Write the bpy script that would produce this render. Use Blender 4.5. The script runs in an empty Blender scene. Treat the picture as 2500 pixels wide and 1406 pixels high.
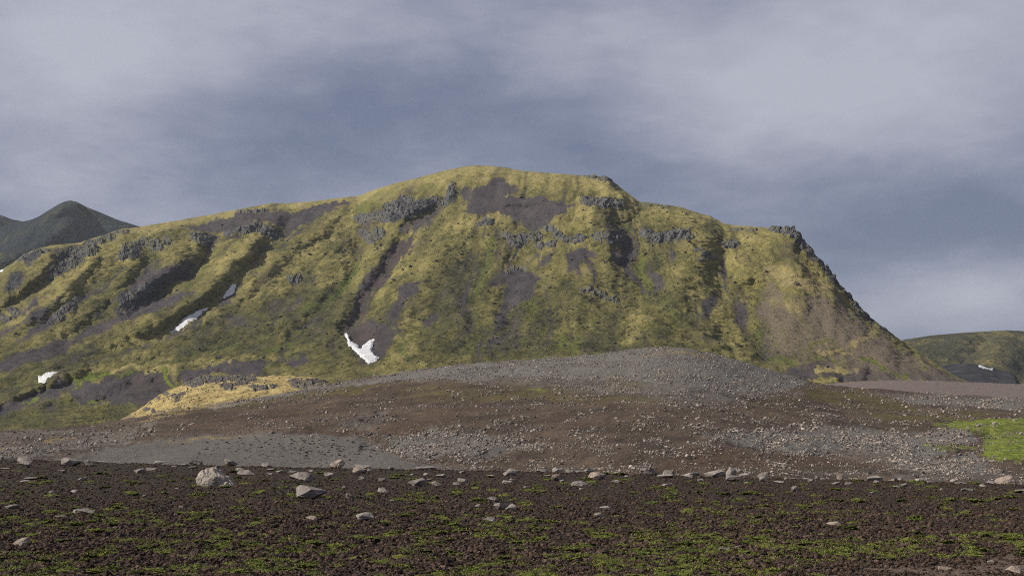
import bpy, bmesh, math, random
import numpy as np
from mathutils import Vector, noise as mnoise

random.seed(4)
RNG = np.random.default_rng(11)
scn = bpy.context.scene
COL = scn.collection

# ------------------------------------------------------------------ camera, sky, sun, exposure
F, CX, HY, ZC = 3472.2, 1250.0, 1060.0, 1.7      # focal length, centre, horizon (photo pixels), eye height
cd = bpy.data.cameras.new('camera'); cam = bpy.data.objects.new('camera', cd); COL.objects.link(cam)
cd.lens = 50.0; cd.sensor_width = 36.0; cd.shift_y = (HY - 703.0) / 2500.0
cd.clip_start = 0.1; cd.clip_end = 60000
cam.location = (0, 0, ZC); cam.rotation_euler = (math.radians(90), 0, 0)
scn.camera = cam

SUN_EL, SUN_AZ = 35.0, -96.0                      # azimuth from +Y towards +X: left of the view
sdir = Vector((math.sin(math.radians(SUN_AZ)) * math.cos(math.radians(SUN_EL)),
               math.cos(math.radians(SUN_AZ)) * math.cos(math.radians(SUN_EL)), math.sin(math.radians(SUN_EL))))
sl = bpy.data.lights.new('sun', 'SUN'); sl.energy = 5.0; sl.angle = math.radians(0.6); sl.color = (1.0, 0.93, 0.80)
so = bpy.data.objects.new('sun', sl); COL.objects.link(so)
so.rotation_euler = sdir.to_track_quat('Z', 'Y').to_euler(); so.location = (-200, 0, 300)

scn.view_settings.view_transform = 'Standard'; scn.view_settings.look = 'None'
scn.view_settings.exposure = 0.35; scn.view_settings.gamma = 1.0; scn.view_settings.use_curve_mapping = False
scn.cycles.use_denoising = False
scn.cycles.pixel_filter_type = 'BLACKMAN_HARRIS'; scn.cycles.filter_width = 1.0
scn.cycles.max_bounces = 5; scn.cycles.volume_bounces = 1


class NT:
    """small helper for node trees"""
    def __init__(self, tree): self.t = tree; self.l = tree.links
    def put(self, sock, v):
        if v is None: return
        if isinstance(v, bpy.types.NodeSocket): self.l.new(v, sock)
        elif hasattr(sock, 'default_value'):
            if isinstance(v, (tuple, list)) and len(v) == 3 and sock.type == 'RGBA': v = (*v, 1)
            sock.default_value = v
    def n(self, kind, ins=None, **props):
        nd = self.t.nodes.new(kind)
        for k, v in props.items(): setattr(nd, k, v)
        for k, v in (ins or {}).items(): self.put(nd.inputs[k], v)
        return nd
    def math(self, op, a, b=None, c=None, clamp=False):
        nd = self.n('ShaderNodeMath', operation=op, use_clamp=clamp)
        for i, v in enumerate((a, b, c)): self.put(nd.inputs[i], v)
        return nd.outputs[0]
    def vmath(self, op, a, b=None):
        nd = self.n('ShaderNodeVectorMath', operation=op)
        for i, v in enumerate((a, b)): self.put(nd.inputs[i], v)
        return nd.outputs[0]
    def mix(self, f, a, b, blend='MIX'):
        nd = self.n('ShaderNodeMix', data_type='RGBA', blend_type=blend, clamp_factor=True)
        self.put(nd.inputs[0], f); self.put(nd.inputs[6], a); self.put(nd.inputs[7], b)
        return nd.outputs[2]
    def step(self, v, a, b, c=0.0, d=1.0):
        nd = self.n('ShaderNodeMapRange', interpolation_type='SMOOTHSTEP')
        for i, x in enumerate((v, a, b, c, d)): self.put(nd.inputs[i], x)
        return nd.outputs[0]
    def noise(self, vec, scale, detail=4, rough=0.55, dist=0.0):
        nd = self.n('ShaderNodeTexNoise', {'Vector': vec, 'Scale': scale, 'Detail': detail, 'Roughness': rough, 'Distortion': dist})
        return nd.outputs['Fac']
    def attr(self, name, kind='GEOMETRY'):
        return self.n('ShaderNodeAttribute', attribute_name=name, attribute_type=kind).outputs['Fac']
    def scaled(self, vec, s): return self.vmath('MULTIPLY', vec, s)


def pix_dir(px, py):
    v = Vector(((px - CX) / F, 1.0, (HY - py) / F)); return v.normalized()


def build_world():
    w = bpy.data.worlds.new('World'); scn.world = w; w.use_nodes = True
    nt = w.node_tree; nt.nodes.clear(); N = NT(nt)
    sky = N.n('ShaderNodeTexSky', sky_type='NISHITA', sun_disc=False)
    sky.sun_elevation = math.radians(SUN_EL); sky.sun_rotation = math.radians(SUN_AZ)
    d = N.n('ShaderNodeTexCoord').outputs['Generated']
    flat = N.scaled(d, (1.0, 1.0, 2.1))
    n1 = N.noise(N.vmath('ADD', flat, (3.7, 1.9, 0.4)), 4.2, 4, 0.5, 0.35)
    n2 = N.noise(N.vmath('ADD', N.scaled(flat, (1, 1, 1.35)), (0.7, 8.1, 5.4)), 8.0, 6, 0.55, 0.25)
    n3 = N.noise(N.scaled(d, (1.0, 1.0, 2.8)), 24.0, 6, 0.60, 0.3)
    v = N.math('ADD', N.math('MULTIPLY', N.math('SUBTRACT', n1, 0.5), 1.0), N.math('MULTIPLY', N.math('SUBTRACT', n2, 0.5), 0.85))
    v = N.math('ADD', v, N.math('MULTIPLY', N.math('SUBTRACT', n3, 0.5), 0.34))
    v = N.math('ADD', v, 0.38)
    # cloud banks: thinner, brighter places and thicker, darker ones
    for px, py, r, zs, a in CLOUDS:
        c = pix_dir(px, py)
        df = N.scaled(N.vmath('SUBTRACT', d, tuple(c)), (1.0, 1.0, zs))
        ln = N.n('ShaderNodeVectorMath', operation='LENGTH'); nt.links.new(df, ln.inputs[0])
        g = N.step(N.math('ADD', ln.outputs['Value'], N.math('MULTIPLY', N.math('SUBTRACT', n2, 0.5), 0.10)), r, 0.0)
        v = N.math('ADD', v, N.math('MULTIPLY', g, a))
    # the overcast brightens towards the zenith
    sp = N.n('ShaderNodeSeparateXYZ'); nt.links.new(d, sp.inputs[0])
    v = N.math('ADD', v, N.step(sp.outputs['Z'], 0.18, 0.9, 0.0, 0.35))
    v = N.math('ADD', N.math('MULTIPLY', N.math('SUBTRACT', v, .42), 1.22), .40)
    ramp = N.n('ShaderNodeValToRGB'); nt.links.new(v, ramp.inputs[0])
    e = ramp.color_ramp.elements
    cols = [(0.0, (1.02, 1.20, 1.84)), (0.25, (1.40, 1.56, 2.24)), (0.5, (2.04, 2.14, 2.78)), (0.75, (2.70, 2.79, 3.36)), (1.0, (3.25, 3.33, 3.85))]
    e[0].position = 0; e[0].color = (*[x / 4 for x in cols[0][1]], 1); e[1].position = 1; e[1].color = (*[x / 4 for x in cols[-1][1]], 1)
    for p, c in cols[1:-1]:
        q = e.new(p); q.color = (*[x / 4 for x in c], 1)
    cloud = N.mix(1.0, ramp.outputs[0], (4, 4, 4), 'MULTIPLY')
    col = N.mix(0.94, sky.outputs[0], cloud)
    bg = N.n('ShaderNodeBackground', {'Color': col, 'Strength': 0.11})
    out = N.n('ShaderNodeOutputWorld'); nt.links.new(bg.outputs[0], out.inputs[0])


CLOUDS = [  # photo position, angular radius, vertical squash, brightness
    (350, 30, 0.19, 1.8, 0.38), (60, 110, 0.12, 1.6, 0.18), (1500, 50, 0.20, 2.4, 0.22), (2000, 240, 0.16, 1.7, 0.33), (2330, 90, 0.18, 1.7, 0.30),
    (1330, 130, 0.06, 2.0, 0.08), (2420, 330, 0.08, 1.8, 0.12), (2430, 715, 0.12, 3.0, 0.46), (1900, 780, 0.12, 3.0, 0.16), (900, 20, 0.14, 2.4, 0.20), (200, 470, 0.16, 2.0, 0.13),
    (620, 270, 0.22, 2.6, -0.16), (1180, 270, 0.20, 2.6, -0.20), (2250, 520, 0.15, 2.8, -0.30), (2480, 560, 0.12, 2.4, -0.16), (1650, 430, 0.13, 2.4, -0.10)]
build_world()

# ------------------------------------------------------------------ numpy noise
def _hash(ix, iy, seed):
    h = (ix.astype(np.int64) * 374761393 + iy.astype(np.int64) * 668265263 + seed * 974634777) & 0xFFFFFFFF
    h = ((h ^ (h >> 13)) * 1274126177) & 0xFFFFFFFF
    return (h ^ (h >> 16)) & 0xFFFF


def gnoise(x, y, seed=0):
    ix = np.floor(x); iy = np.floor(y); fx = x - ix; fy = y - iy
    u = fx * fx * fx * (fx * (fx * 6 - 15) + 10); v = fy * fy * fy * (fy * (fy * 6 - 15) + 10)
    def g(a, b):
        t = _hash(ix + a, iy + b, seed) * (2 * math.pi / 65536)
        return np.cos(t) * (fx - a) + np.sin(t) * (fy - b)
    a = g(0, 0) * (1 - u) + g(1, 0) * u; b = g(0, 1) * (1 - u) + g(1, 1) * u
    return (a * (1 - v) + b * v) * 1.5


def fbm(x, y, seed=0, octv=4, gain=0.5, ridged=False):
    s = 0; a = 1.0; f = 1.0; tot = 0
    for o in range(octv):
        n = gnoise(x * f + 17.3 * o, y * f - 9.1 * o, seed + o * 7)
        if ridged: n = 1 - 2 * np.abs(n)
        s = s + n * a; tot += a; a *= gain; f *= 2.03
    return s / tot


def sstep(x, a, b):
    t = np.clip((x - a) / (b - a), 0, 1); return t * t * (3 - 2 * t)


def curve(pts):
    p = np.array(pts, float); return lambda u: np.interp(u, p[:, 0], p[:, 1])


def smooth_curve(pts, w=12):
    c = curve(pts); off = np.linspace(-1, 1, 9) * w
    return lambda u: sum(c(np.asarray(u) + o) for o in off) / len(off)


def poly_sd(U, V, poly):
    """signed distance (inside positive) from photo-map points to a closed outline"""
    p = np.array(poly, float); d2 = np.full(U.shape, 1e12); ins = np.zeros(U.shape, bool)
    for (x0, y0), (x1, y1) in zip(p, np.roll(p, -1, axis=0)):
        ex, ey = x1 - x0, y1 - y0; wx, wy = U - x0, V - y0
        t = np.clip((wx * ex + wy * ey) / (ex * ex + ey * ey + 1e-9), 0, 1)
        d2 = np.minimum(d2, (wx - ex * t) ** 2 + (wy - ey * t) ** 2)
        c = ((y0 <= V) & (y1 > V)) | ((y1 <= V) & (y0 > V))
        ins ^= c & (U < x0 + (V - y0) / (y1 - y0 + 1e-12) * ex)
    d = np.sqrt(d2); return np.where(ins, d, -d)


def poly_mask(U, V, poly, soft, out=None, gain=1.0):
    p = np.array(poly, float); m = soft + 4
    b = (U > p[:, 0].min() - m) & (U < p[:, 0].max() + m) & (V > p[:, 1].min() - m) & (V < p[:, 1].max() + m)
    if out is None: out = np.zeros(U.shape)
    if b.any():
        s = sstep(poly_sd(U[b], V[b], poly), -soft, soft) * gain
        out[b] = np.maximum(out[b], s)
    return out


def line_sd(U, V, pts):
    """signed distance to a polyline (positive on its right-hand side walking down the list) and 0..1 position along it"""
    p = np.array(pts, float); best = np.full(U.shape, 1e12); sg = np.ones(U.shape); pos = np.zeros(U.shape)
    L = np.hypot(*(p[1:] - p[:-1]).T); cum = np.concatenate([[0], np.cumsum(L)])
    for i in range(len(p) - 1):
        ex, ey = p[i + 1] - p[i]; wx, wy = U - p[i, 0], V - p[i, 1]
        t = np.clip((wx * ex + wy * ey) / (L[i] ** 2), 0, 1)
        d = (wx - ex * t) ** 2 + (wy - ey * t) ** 2; c = wx * ey - wy * ex; k = d < best
        best = np.where(k, d, best); sg = np.where(k, np.sign(c), sg); pos = np.where(k, (cum[i] + t * L[i]) / cum[-1], pos)
    return np.sqrt(best) * sg, pos


# ------------------------------------------------------------------ mesh helpers
def tag(o, label=None, cat=None, group=None, kind=None):
    if label: o['label'] = label
    if cat: o['category'] = cat
    if group: o['group'] = group
    if kind: o['kind'] = kind
    return o


def link(name, me, mat=None):
    o = bpy.data.objects.new(name, me); COL.objects.link(o)
    if mat is not None and not me.materials: me.materials.append(mat)
    return o


def raw_mesh(name, verts, quads, smooth=True, attrs=None):
    me = bpy.data.meshes.new(name); nv, nq, k = len(verts), len(quads), quads.shape[1]
    me.vertices.add(nv); me.vertices.foreach_set('co', np.ascontiguousarray(verts, np.float32).ravel())
    me.loops.add(nq * k); me.loops.foreach_set('vertex_index', np.ascontiguousarray(quads, np.int32).ravel())
    me.polygons.add(nq); me.polygons.foreach_set('loop_start', np.arange(0, nq * k, k, dtype=np.int32))
    me.polygons.foreach_set('use_smooth', np.full(nq, smooth, bool))
    me.update(calc_edges=True)
    for a, v in (attrs or {}).items():
        me.attributes.new(a, 'FLOAT', 'POINT').data.foreach_set('value', np.ascontiguousarray(v, np.float32).ravel())
    return me


def grid_quads(nu, nv):
    i = np.arange(nu - 1)[:, None] * nv + np.arange(nv - 1)[None, :]
    return np.stack([i, i + nv, i + nv + 1, i + 1], -1).reshape(-1, 4)


def normals(P):
    du = np.gradient(P, axis=0); dv = np.gradient(P, axis=1); n = np.cross(du, dv)
    n /= np.linalg.norm(n, axis=2, keepdims=True) + 1e-9
    return np.where(n[..., 2:3] < 0, -n, n)


class Land:
    """a piece of terrain: heights along rays from the foot to the skyline and on down the far side"""
    def __init__(s, us, vf, vc, rows, depth, back=(25, 400, 60)):
        s.us = us; s.nf = rows; nb = back[0]
        t = np.linspace(0, 1, rows)
        s.vf, s.vc = vf(us), vc(us)
        V = s.vf[:, None] + (s.vc - s.vf)[:, None] * t[None, :]
        U = np.repeat(us[:, None], rows, 1)
        D = depth(U, V, np.repeat(t[None, :], len(us), 0))
        s.U, s.V, s.D = U, V, D
        s.back = back
    def finish(s, relief=None):
        X = (s.U - CX) / F * s.D; Z = ZC + (HY - s.V) / F * s.D
        P = np.stack([X, s.D, Z], -1)
        if relief is not None: P = relief(s, P)
        nb, bl, bz = s.back
        k = (np.linspace(0, 1, nb + 1)[1:] ** 1.4)[None, :]
        dl, cl = P[:, -1, 1][:, None], P[:, -1, 2][:, None]
        yb = dl + bl * k; zb = cl - bz * k ** 1.5 - (cl + 5) * k ** 2 * (bz > 30)
        xb = P[:, -1, 0][:, None] / dl * yb
        rough = fbm(xb * .05, yb * .05, 91, 3) * 1.5 * k
        P = np.concatenate([P, np.stack([xb, yb, zb + rough], -1)], 1)
        s.P = P; return s
    def make(s, name, mat, attrs=None):
        nu, nv = s.P.shape[:2]
        A = {}
        for a, v in (attrs or {}).items(): A[a] = np.concatenate([v, np.repeat(v[:, -1:], nv - v.shape[1], 1)], 1)
        me = raw_mesh(name, s.P.reshape(-1, 3), grid_quads(nu, nv)[:, ::-1] if False else grid_quads(nu, nv), True, A)
        return link(name, me, mat)
    def at(s, u, v):
        """ground point for photo position (arrays), on the visible side"""
        u = np.atleast_1d(np.asarray(u, float)); v = np.atleast_1d(np.asarray(v, float))
        fi = np.clip((u - s.us[0]) / (s.us[1] - s.us[0]), 0, len(s.us) - 1.001); i = fi.astype(int); a = fi - i
        vf = np.interp(u, s.us, s.vf); vc = np.interp(u, s.us, s.vc)
        fj = np.clip((v - vf) / (vc - vf), 0, 1) * (s.nf - 1); fj = np.clip(fj, 0, s.nf - 1.001); j = fj.astype(int); b = (fj - j)[:, None]; a = a[:, None]
        G = s.P
        return (G[i, j] * (1 - a) + G[i + 1, j] * a) * (1 - b) + (G[i, j + 1] * (1 - a) + G[i + 1, j + 1] * a) * b
    def value(s, A, u, v):
        fi = np.clip((u - s.us[0]) / (s.us[1] - s.us[0]), 0, len(s.us) - 1).astype(int)
        vf = np.interp(u, s.us, s.vf); vc = np.interp(u, s.us, s.vc)
        fj = (np.clip((v - vf) / (vc - vf), 0, 1) * (s.nf - 1)).astype(int)
        return A[fi, fj]


# ------------------------------------------------------------------ materials
def new_mat(name):
    m = bpy.data.materials.new(name); m.use_nodes = True; m.node_tree.nodes.clear(); N = NT(m.node_tree)
    b = N.n('ShaderNodeBsdfPrincipled', {'Roughness': 0.95, 'Specular IOR Level': 0.12})
    o = N.n('ShaderNodeOutputMaterial'); N.l.new(b.outputs[0], o.inputs[0])
    pos = N.n('ShaderNodeNewGeometry').outputs['Position']
    return m, N, b, pos


def bump(N, b, h, strength, dist):
    bp = N.n('ShaderNodeBump', {'Strength': strength, 'Distance': dist, 'Height': h}); N.l.new(bp.outputs[0], b.inputs['Normal'])


def mountain_mat():
    m, N, b, pos = new_mat('mountain_moss_and_scree')
    ps = N.scaled(pos, (1.0, 0.6, 1.0))
    n_big = N.noise(pos, 0.015, 3); n_mid = N.noise(ps, 0.06, 5, 0.65); n_sm = N.noise(ps, 0.24, 4, 0.68); n_f = N.noise(pos, 0.75, 3, 0.7)
    st = N.attr('streak')
    def off(x, k): return N.math('MULTIPLY', N.math('SUBTRACT', x, 0.5), k)
    grain = N.math('ADD', off(n_sm, 1.0), off(n_f, 1.3))
    t = N.math('ADD', N.math('ADD', 0.5, off(n_mid, .65)), N.math('MULTIPLY', grain, .40))
    t = N.math('ADD', t, N.math('MULTIPLY', st, .10))
    yel = N.attr('yel'); grn = N.attr('green'); scr = N.attr('scree'); rock = N.attr('rock'); dk = N.attr('olive')
    t = N.math('ADD', t, N.math('MULTIPLY', yel, 0.20)); t = N.math('SUBTRACT', t, N.math('MULTIPLY', dk, 0.17))
    r = N.n('ShaderNodeValToRGB'); N.l.new(t, r.inputs[0]); e = r.color_ramp.elements
    e[0].position = 0.20; e[0].color = (.030, .032, .020, 1); e[1].position = 0.86; e[1].color = (.36, .305, .132, 1)
    for p, c in ((.36, (.072, .070, .027)), (.49, (.138, .127, .045)), (.63, (.245, .211, .080))):
        q = e.new(p); q.color = (*c, 1)
    col = r.outputs[0]
    gf = N.math('MULTIPLY', N.step(N.math('ADD', N.math('ADD', grn, N.math('MULTIPLY', grain, .9)), N.math('MULTIPLY', st, .35)), 0.30, 0.75), 0.75)
    gcol = N.mix(N.step(n_f, .3, .7), (.036, .054, .014), (.120, .150, .030))
    col = N.mix(gf, col, gcol)
    col = N.mix(N.math('MULTIPLY', N.math('MULTIPLY', N.attr('tan'), yel), .8, None, True), col, N.mix(N.step(n_sm, .3, .7), (.150, .115, .058), (.33, .26, .145)))
    col = N.mix(N.math('MULTIPLY', N.step(grn, .75, 1.3), .9), col, N.mix(n_f, (.090, .120, .016), (.215, .255, .036)))
    # bare brown ground showing through the moss
    bare = N.step(N.math('ADD', N.math('ADD', off(n_mid, .8), grain), N.math('MULTIPLY', st, -.45)), 0.10, 0.34)
    col = N.mix(N.math('MULTIPLY', N.math('SUBTRACT', bare, N.math('MULTIPLY', yel, .5), None, True), 0.62), col, N.mix(n_f, (.040, .033, .032), (.105, .084, .072)))
    sf = N.step(N.math('ADD', N.math('ADD', scr, N.math('MULTIPLY', N.math('MULTIPLY', grain, .75), N.math('SUBTRACT', 1.15, N.math('MULTIPLY', scr, .6)))), N.math('MULTIPLY', st, -.42)), 0.36, 0.62)
    scol = N.mix(N.step(n_mid, .3, .7), (.044, .039, .046), (.078, .066, .069)); scol = N.mix(N.step(n_f, .5, .78), scol, (.150, .132, .136))
    scol = N.mix(N.math('MULTIPLY', st, .5, None, True), scol, (.090, .074, .072))
    scol = N.mix(N.math('MULTIPLY', N.attr('brown'), 0.6), scol, (.070, .049, .033))
    scol = N.mix(N.math('MULTIPLY', N.attr('tan'), .97), scol, N.mix(N.step(n_f, .35, .75), (.108, .086, .060), (.225, .186, .138)))
    col = N.mix(sf, col, scol)
    rf = N.step(N.math('ADD', rock, N.math('MULTIPLY', grain, .9)), 0.45, 0.65)
    rcol = N.mix(N.step(n_f, .35, .7), (.026, .027, .033), (.105, .103, .112))
    col = N.mix(rf, col, rcol)
    N.l.new(col, b.inputs['Base Color'])
    h = N.math('ADD', N.noise(pos, 0.5, 6, 0.72), N.math('MULTIPLY', N.noise(pos, 1.5, 3, .7), 0.4))
    bump(N, b, h, 1.0, 2.4)
    return m


def hill_mat():
    m, N, b, pos = new_mat('gravel_hill_soil')
    n_mid = N.noise(pos, 0.12, 4, 0.6); n_sm = N.noise(pos, 0.9, 4, 0.6); n_f = N.noise(pos, 5.0, 3, 0.65)
    mixn = N.math('ADD', N.math('MULTIPLY', n_sm, .5), N.math('MULTIPLY', n_f, .5))
    jit = N.math('MULTIPLY', N.math('SUBTRACT', mixn, .5), 1.1)
    col = N.mix(N.step(n_mid, .3, .7), (.040, .029, .022), (.088, .064, .047))
    col = N.mix(N.step(n_f, .5, .8), col, (.125, .100, .086))
    def lay(col, name, c, jitter=1.0, a=.3, bb=.7):
        f = N.step(N.math('ADD', N.attr(name), N.math('MULTIPLY', jit, jitter)), a, bb); return N.mix(f, col, c)
    jit = N.math('ADD', jit, N.math('MULTIPLY', N.math('SUBTRACT', n_mid, .5), .7))
    col = lay(col, 'grey', N.mix(N.step(n_f, .35, .75), (.076, .071, .066), (.220, .203, .186)), 1.1, .2, .75)
    col = lay(col, 'fine', N.mix(N.step(n_f, .3, .75), (.064, .059, .054), (.140, .126, .115)), 0.9, .25, .8)
    col = N.mix(.5, col, lay(col, 'red', N.mix(n_sm, (.044, .027, .019), (.080, .048, .032)), 0.9))
    col = lay(col, 'olive', N.mix(N.step(n_f, .3, .7), (.042, .036, .015), (.112, .094, .028)), 1.3, .30, .85)
    col = lay(col, 'yel', N.mix(N.step(n_f, .3, .7), (.110, .080, .030), (.34, .25, .095)), 1.5, .38, .85)
    col = lay(col, 'green', N.mix(N.step(n_sm, .3, .7), (.055, .066, .013), (.180, .215, .033)), 1.2, .34, .80)
    N.l.new(col, b.inputs['Base Color'])
    h = N.math('ADD', n_sm, N.math('MULTIPLY', n_f, 0.4)); bump(N, b, h, 0.9, 0.35)
    return m


def simple_mat(name, c0, c1, scale, bumpd=0.1, extra=None, detail=5, c2=None):
    m, N, b, pos = new_mat(name)
    n = N.noise(pos, scale, detail, 0.62); n2 = N.noise(pos, scale * 4.3, 3, 0.6)
    col = N.mix(N.step(n, .3, .7), c0, c1)
    if c2: col = N.mix(N.step(n2, .52, .68), col, c2)
    N.l.new(col, b.inputs['Base Color']); bump(N, b, N.math('ADD', n, N.math('MULTIPLY', n2, .5)), 0.7, bumpd)
    return m


def stone_mat(name, lo, hi, spot, scale, tint=None, bumpd=0.02):
    """weathered stone: two tones, lichen spots, and a per-stone tint"""
    m, N, b, pos = new_mat(name)
    oc = N.n('ShaderNodeTexCoord').outputs['Object']
    n = N.noise(pos, scale, 5, 0.65); n2 = N.noise(pos, scale * 5, 4, 0.65)
    col = N.mix(N.step(n, .3, .7), lo, hi)
    col = N.mix(N.math('MULTIPLY', N.step(n2, .55, .72), .7), col, spot)
    if tint == 'instance': tv = N.attr('tint', 'INSTANCER'); tv = N.math('POWER', tv, 1.5)
    else: tv = N.math('ADD', N.math('MULTIPLY', N.n('ShaderNodeObjectInfo').outputs['Random'], .45), .35)
    col = N.mix(1.0, col, N.mix(tv, (.45, .43, .42), (1.45, 1.34, 1.28)), 'MULTIPLY')
    N.l.new(col, b.inputs['Base Color']); bump(N, b, N.math('ADD', n, N.math('MULTIPLY', n2, .6)), 0.8, bumpd)
    return m


def far_mat(name, lo, mid, hi, s):
    m, N, b, pos = new_mat(name)
    n = N.noise(N.scaled(pos, (1, .45, 1)), s, 5, 0.6); n2 = N.noise(pos, s * 9, 4, 0.65)
    t = N.math('ADD', N.math('MULTIPLY', n, .65), N.math('MULTIPLY', n2, .35))
    col = N.mix(N.step(t, .36, .5), lo, mid); col = N.mix(N.step(t, .5, .66), col, hi)
    N.l.new(col, b.inputs['Base Color']); bump(N, b, N.math('ADD', n2, N.noise(pos, s * 3, 4, .7)), 1.0, 14.0)
    return m


M_MOUNT = mountain_mat(); M_HILL = hill_mat()
M_FARL = far_mat('far_mountain_slope', (.007, .011, .020), (.016, .021, .023), (.070, .070, .028), .010)  # cloud shadow put into the dark tones, sunlit crest into the lightest
M_FARL2 = far_mat('farther_mountain_slope', (.010, .012, .016), (.016, .018, .018), (.026, .026, .018), .008)  # albedo lowered to stand in for cloud shadow
M_FARR = far_mat('far_hill_slope', (.016, .020, .021), (.052, .050, .026), (.165, .140, .055), .009)  # cloud shadow in the dark tones, sunlit bands painted with the light one
M_LAVA = simple_mat('dark_lava', (.018, .018, .022), (.045, .043, .047), .05, 2.0)
M_SNOW = simple_mat('old_snow', (.40, .41, .43), (.55, .56, .58), .12, .3, c2=(.30, .29, .28))
M_PLAIN = simple_mat('pink_grey_gravel', (.088, .070, .064), (.135, .107, .098), .6, .15, c2=(.215, .175, .16))
def crag_mat(name, lo, hi, pale, scale, bd, moss0, moss1, z0=.66, z1=.90):
    m, N, b, pos = new_mat(name)
    n = N.noise(N.scaled(pos, (1, 1, .5)), scale, 5, .65); n2 = N.noise(pos, scale * 4.3, 3, .6)
    col = N.mix(N.step(n, .3, .7), lo, hi); col = N.mix(N.step(n2, .52, .68), col, pale)
    sp = N.n('ShaderNodeSeparateXYZ'); N.l.new(N.n('ShaderNodeNewGeometry').outputs['Normal'], sp.inputs[0])
    f = N.step(N.math('ADD', sp.outputs['Z'], N.math('MULTIPLY', N.math('SUBTRACT', n, .5), 1.3)), z0, z1)
    col = N.mix(N.math('MULTIPLY', f, .85), col, N.mix(n2, moss0, moss1))
    N.l.new(col, b.inputs['Base Color']); bump(N, b, N.math('ADD', n, N.math('MULTIPLY', n2, .5)), .8, bd); return m


M_CRAG = crag_mat('basalt_crag', (.026, .027, .033), (.100, .099, .108), (.165, .162, .165), .30, 1.0, (.060, .060, .028), (.18, .165, .065))
M_CRAGK = crag_mat('knoll_crag', (.030, .028, .029), (.100, .092, .090), (.16, .148, .14), .9, .3, (.10, .08, .035), (.30, .235, .11), .95, 1.15)
M_BLD = stone_mat('dark_boulder', (.035, .035, .042), (.095, .092, .100), (.13, .12, .12), .5, bumpd=.3)
M_BLDI = stone_mat('dark_boulder_rubble', (.035, .035, .042), (.095, .092, .100), (.13, .12, .12), .5, 'instance', bumpd=.3)
M_STONE = stone_mat('pale_grey_stone', (.130, .124, .118), (.262, .251, .236), (.088, .082, .075), 3.5, bumpd=.05)
M_STONEW = stone_mat('warm_stone', (.155, .130, .113), (.275, .240, .212), (.110, .094, .084), 3.5, bumpd=.05)
M_GSTONE = stone_mat('gravel_hill_stone', (.14, .124, .115), (.32, .29, .27), (.10, .088, .08), 1.2)
M_GSTONEI = stone_mat('gravel_hill_rubble', (.11, .100, .092), (.32, .296, .272), (.10, .09, .082), 1.2, 'instance')
M_VALLEY = simple_mat('valley_gravel', (.05, .045, .04), (.09, .08, .06), .02, .5)

# ------------------------------------------------------------------ layout curves (photo map)
c_hill = smooth_curve([(-600, 1082), (-300, 1068), (0, 1052), (120, 1046), (230, 1037), (300, 1024), (400, 1006), (500, 992), (640, 968), (730, 952), (800, 938), (900, 920), (1000, 906),
                       (1100, 892), (1200, 883), (1300, 876), (1400, 868), (1480, 861), (1560, 850), (1610, 847), (1680, 851), (1740, 862), (1800, 878), (1860, 896), (1930, 917), (1990, 934),
                       (2080, 946), (2180, 953), (2300, 961), (2420, 968), (2500, 972), (2800, 985), (3200, 1000)], 18)
sky_line = [(-700, 800), (-300, 720), (0, 661), (40, 636), (75, 612), (125, 599), (200, 592), (245, 577), (300, 559), (335, 556), (350, 552), (430, 539), (510, 525), (600, 508), (660, 496), (700, 497), (760, 492),
            (850, 481), (876, 479), (900, 468), (960, 449), (1010, 437), (1080, 418), (1130, 407), (1160, 404), (1195, 405), (1230, 409), (1280, 418), (1330, 422), (1400, 427), (1440, 430), (1482, 434),
            (1500, 448), (1520, 462), (1545, 480), (1562, 493), (1600, 497), (1660, 505), (1700, 519), (1735, 528), (1765, 545), (1790, 550), (1840, 553), (1885, 557), (1935, 560), (1945, 572), (1962, 588), (1985, 617),
            (2005, 642), (2030, 668), (2045, 692), (2070, 722), (2095, 747), (2130, 781), (2165, 806), (2200, 831), (2240, 856), (2290, 891), (2330, 916), (2365, 931), (2420, 945), (2500, 960), (3200, 1010)]
c_mtn = smooth_curve(sky_line, 4)

# ------------------------------------------------------------------ main mountain
us = np.arange(-330, 2560, 3.0)
vfoot = lambda u: np.maximum(c_hill(u) + 26, c_mtn(u) + 30)
b_py = smooth_curve([(-600, 1050), (0, 1032), (150, 1000), (300, 985), (450, 962), (640, 935), (800, 910), (1000, 893), (1250, 885), (1500, 872), (1700, 880), (1850, 905), (2000, 935), (2100, 945), (2400, 975), (3000, 1030)], 30)
b_d = curve([(-600, 760), (0, 800), (300, 850), (640, 880), (1000, 900), (1500, 950), (1900, 930), (2100, 900), (2400, 840), (3000, 800)])
a_d = curve([(-600, 350), (0, 400), (500, 560), (900, 800), (1500, 860), (2000, 820), (2400, 760), (3000, 700)])
c_d = smooth_curve([(-600, 1350), (0, 1450), (350, 1600), (600, 1680), (860, 1740), (1000, 1680), (1190, 1650), (1480, 1500), (1560, 1450), (1740, 1390), (1900, 1320), (1950, 1280), (2050, 1190), (2200, 1070), (2365, 930), (2500, 860), (3000, 800)], 25)


def mtn_depth(U, V, T):
    D = np.empty_like(U)
    for i in range(U.shape[0]):
        u = U[i, 0]; vc = V[i, -1]; vf = V[i, 0]; bp = min(max(b_py(u), vc + 8), vf - 6)
        k = float(sstep(np.array(u), 1750, 1980))
        fr = np.array([0, .15, .5, .85, .95, 1.0]); gr = np.array([0, .2, .52, .77, .885, 1.0]) * (1 - k) + fr * k
        D[i] = np.interp(-V[i], np.concatenate([[-vf], -(bp + (vc - bp) * fr)]), np.concatenate([[a_d(u)], b_d(u) + (c_d(u) - b_d(u)) * gr]))
    ker = np.hanning(41); ker /= ker.sum()
    return np.apply_along_axis(lambda r: np.convolve(np.pad(r, 20, mode='reflect', reflect_type='odd'), ker, 'valid'), 1, D)


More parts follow.
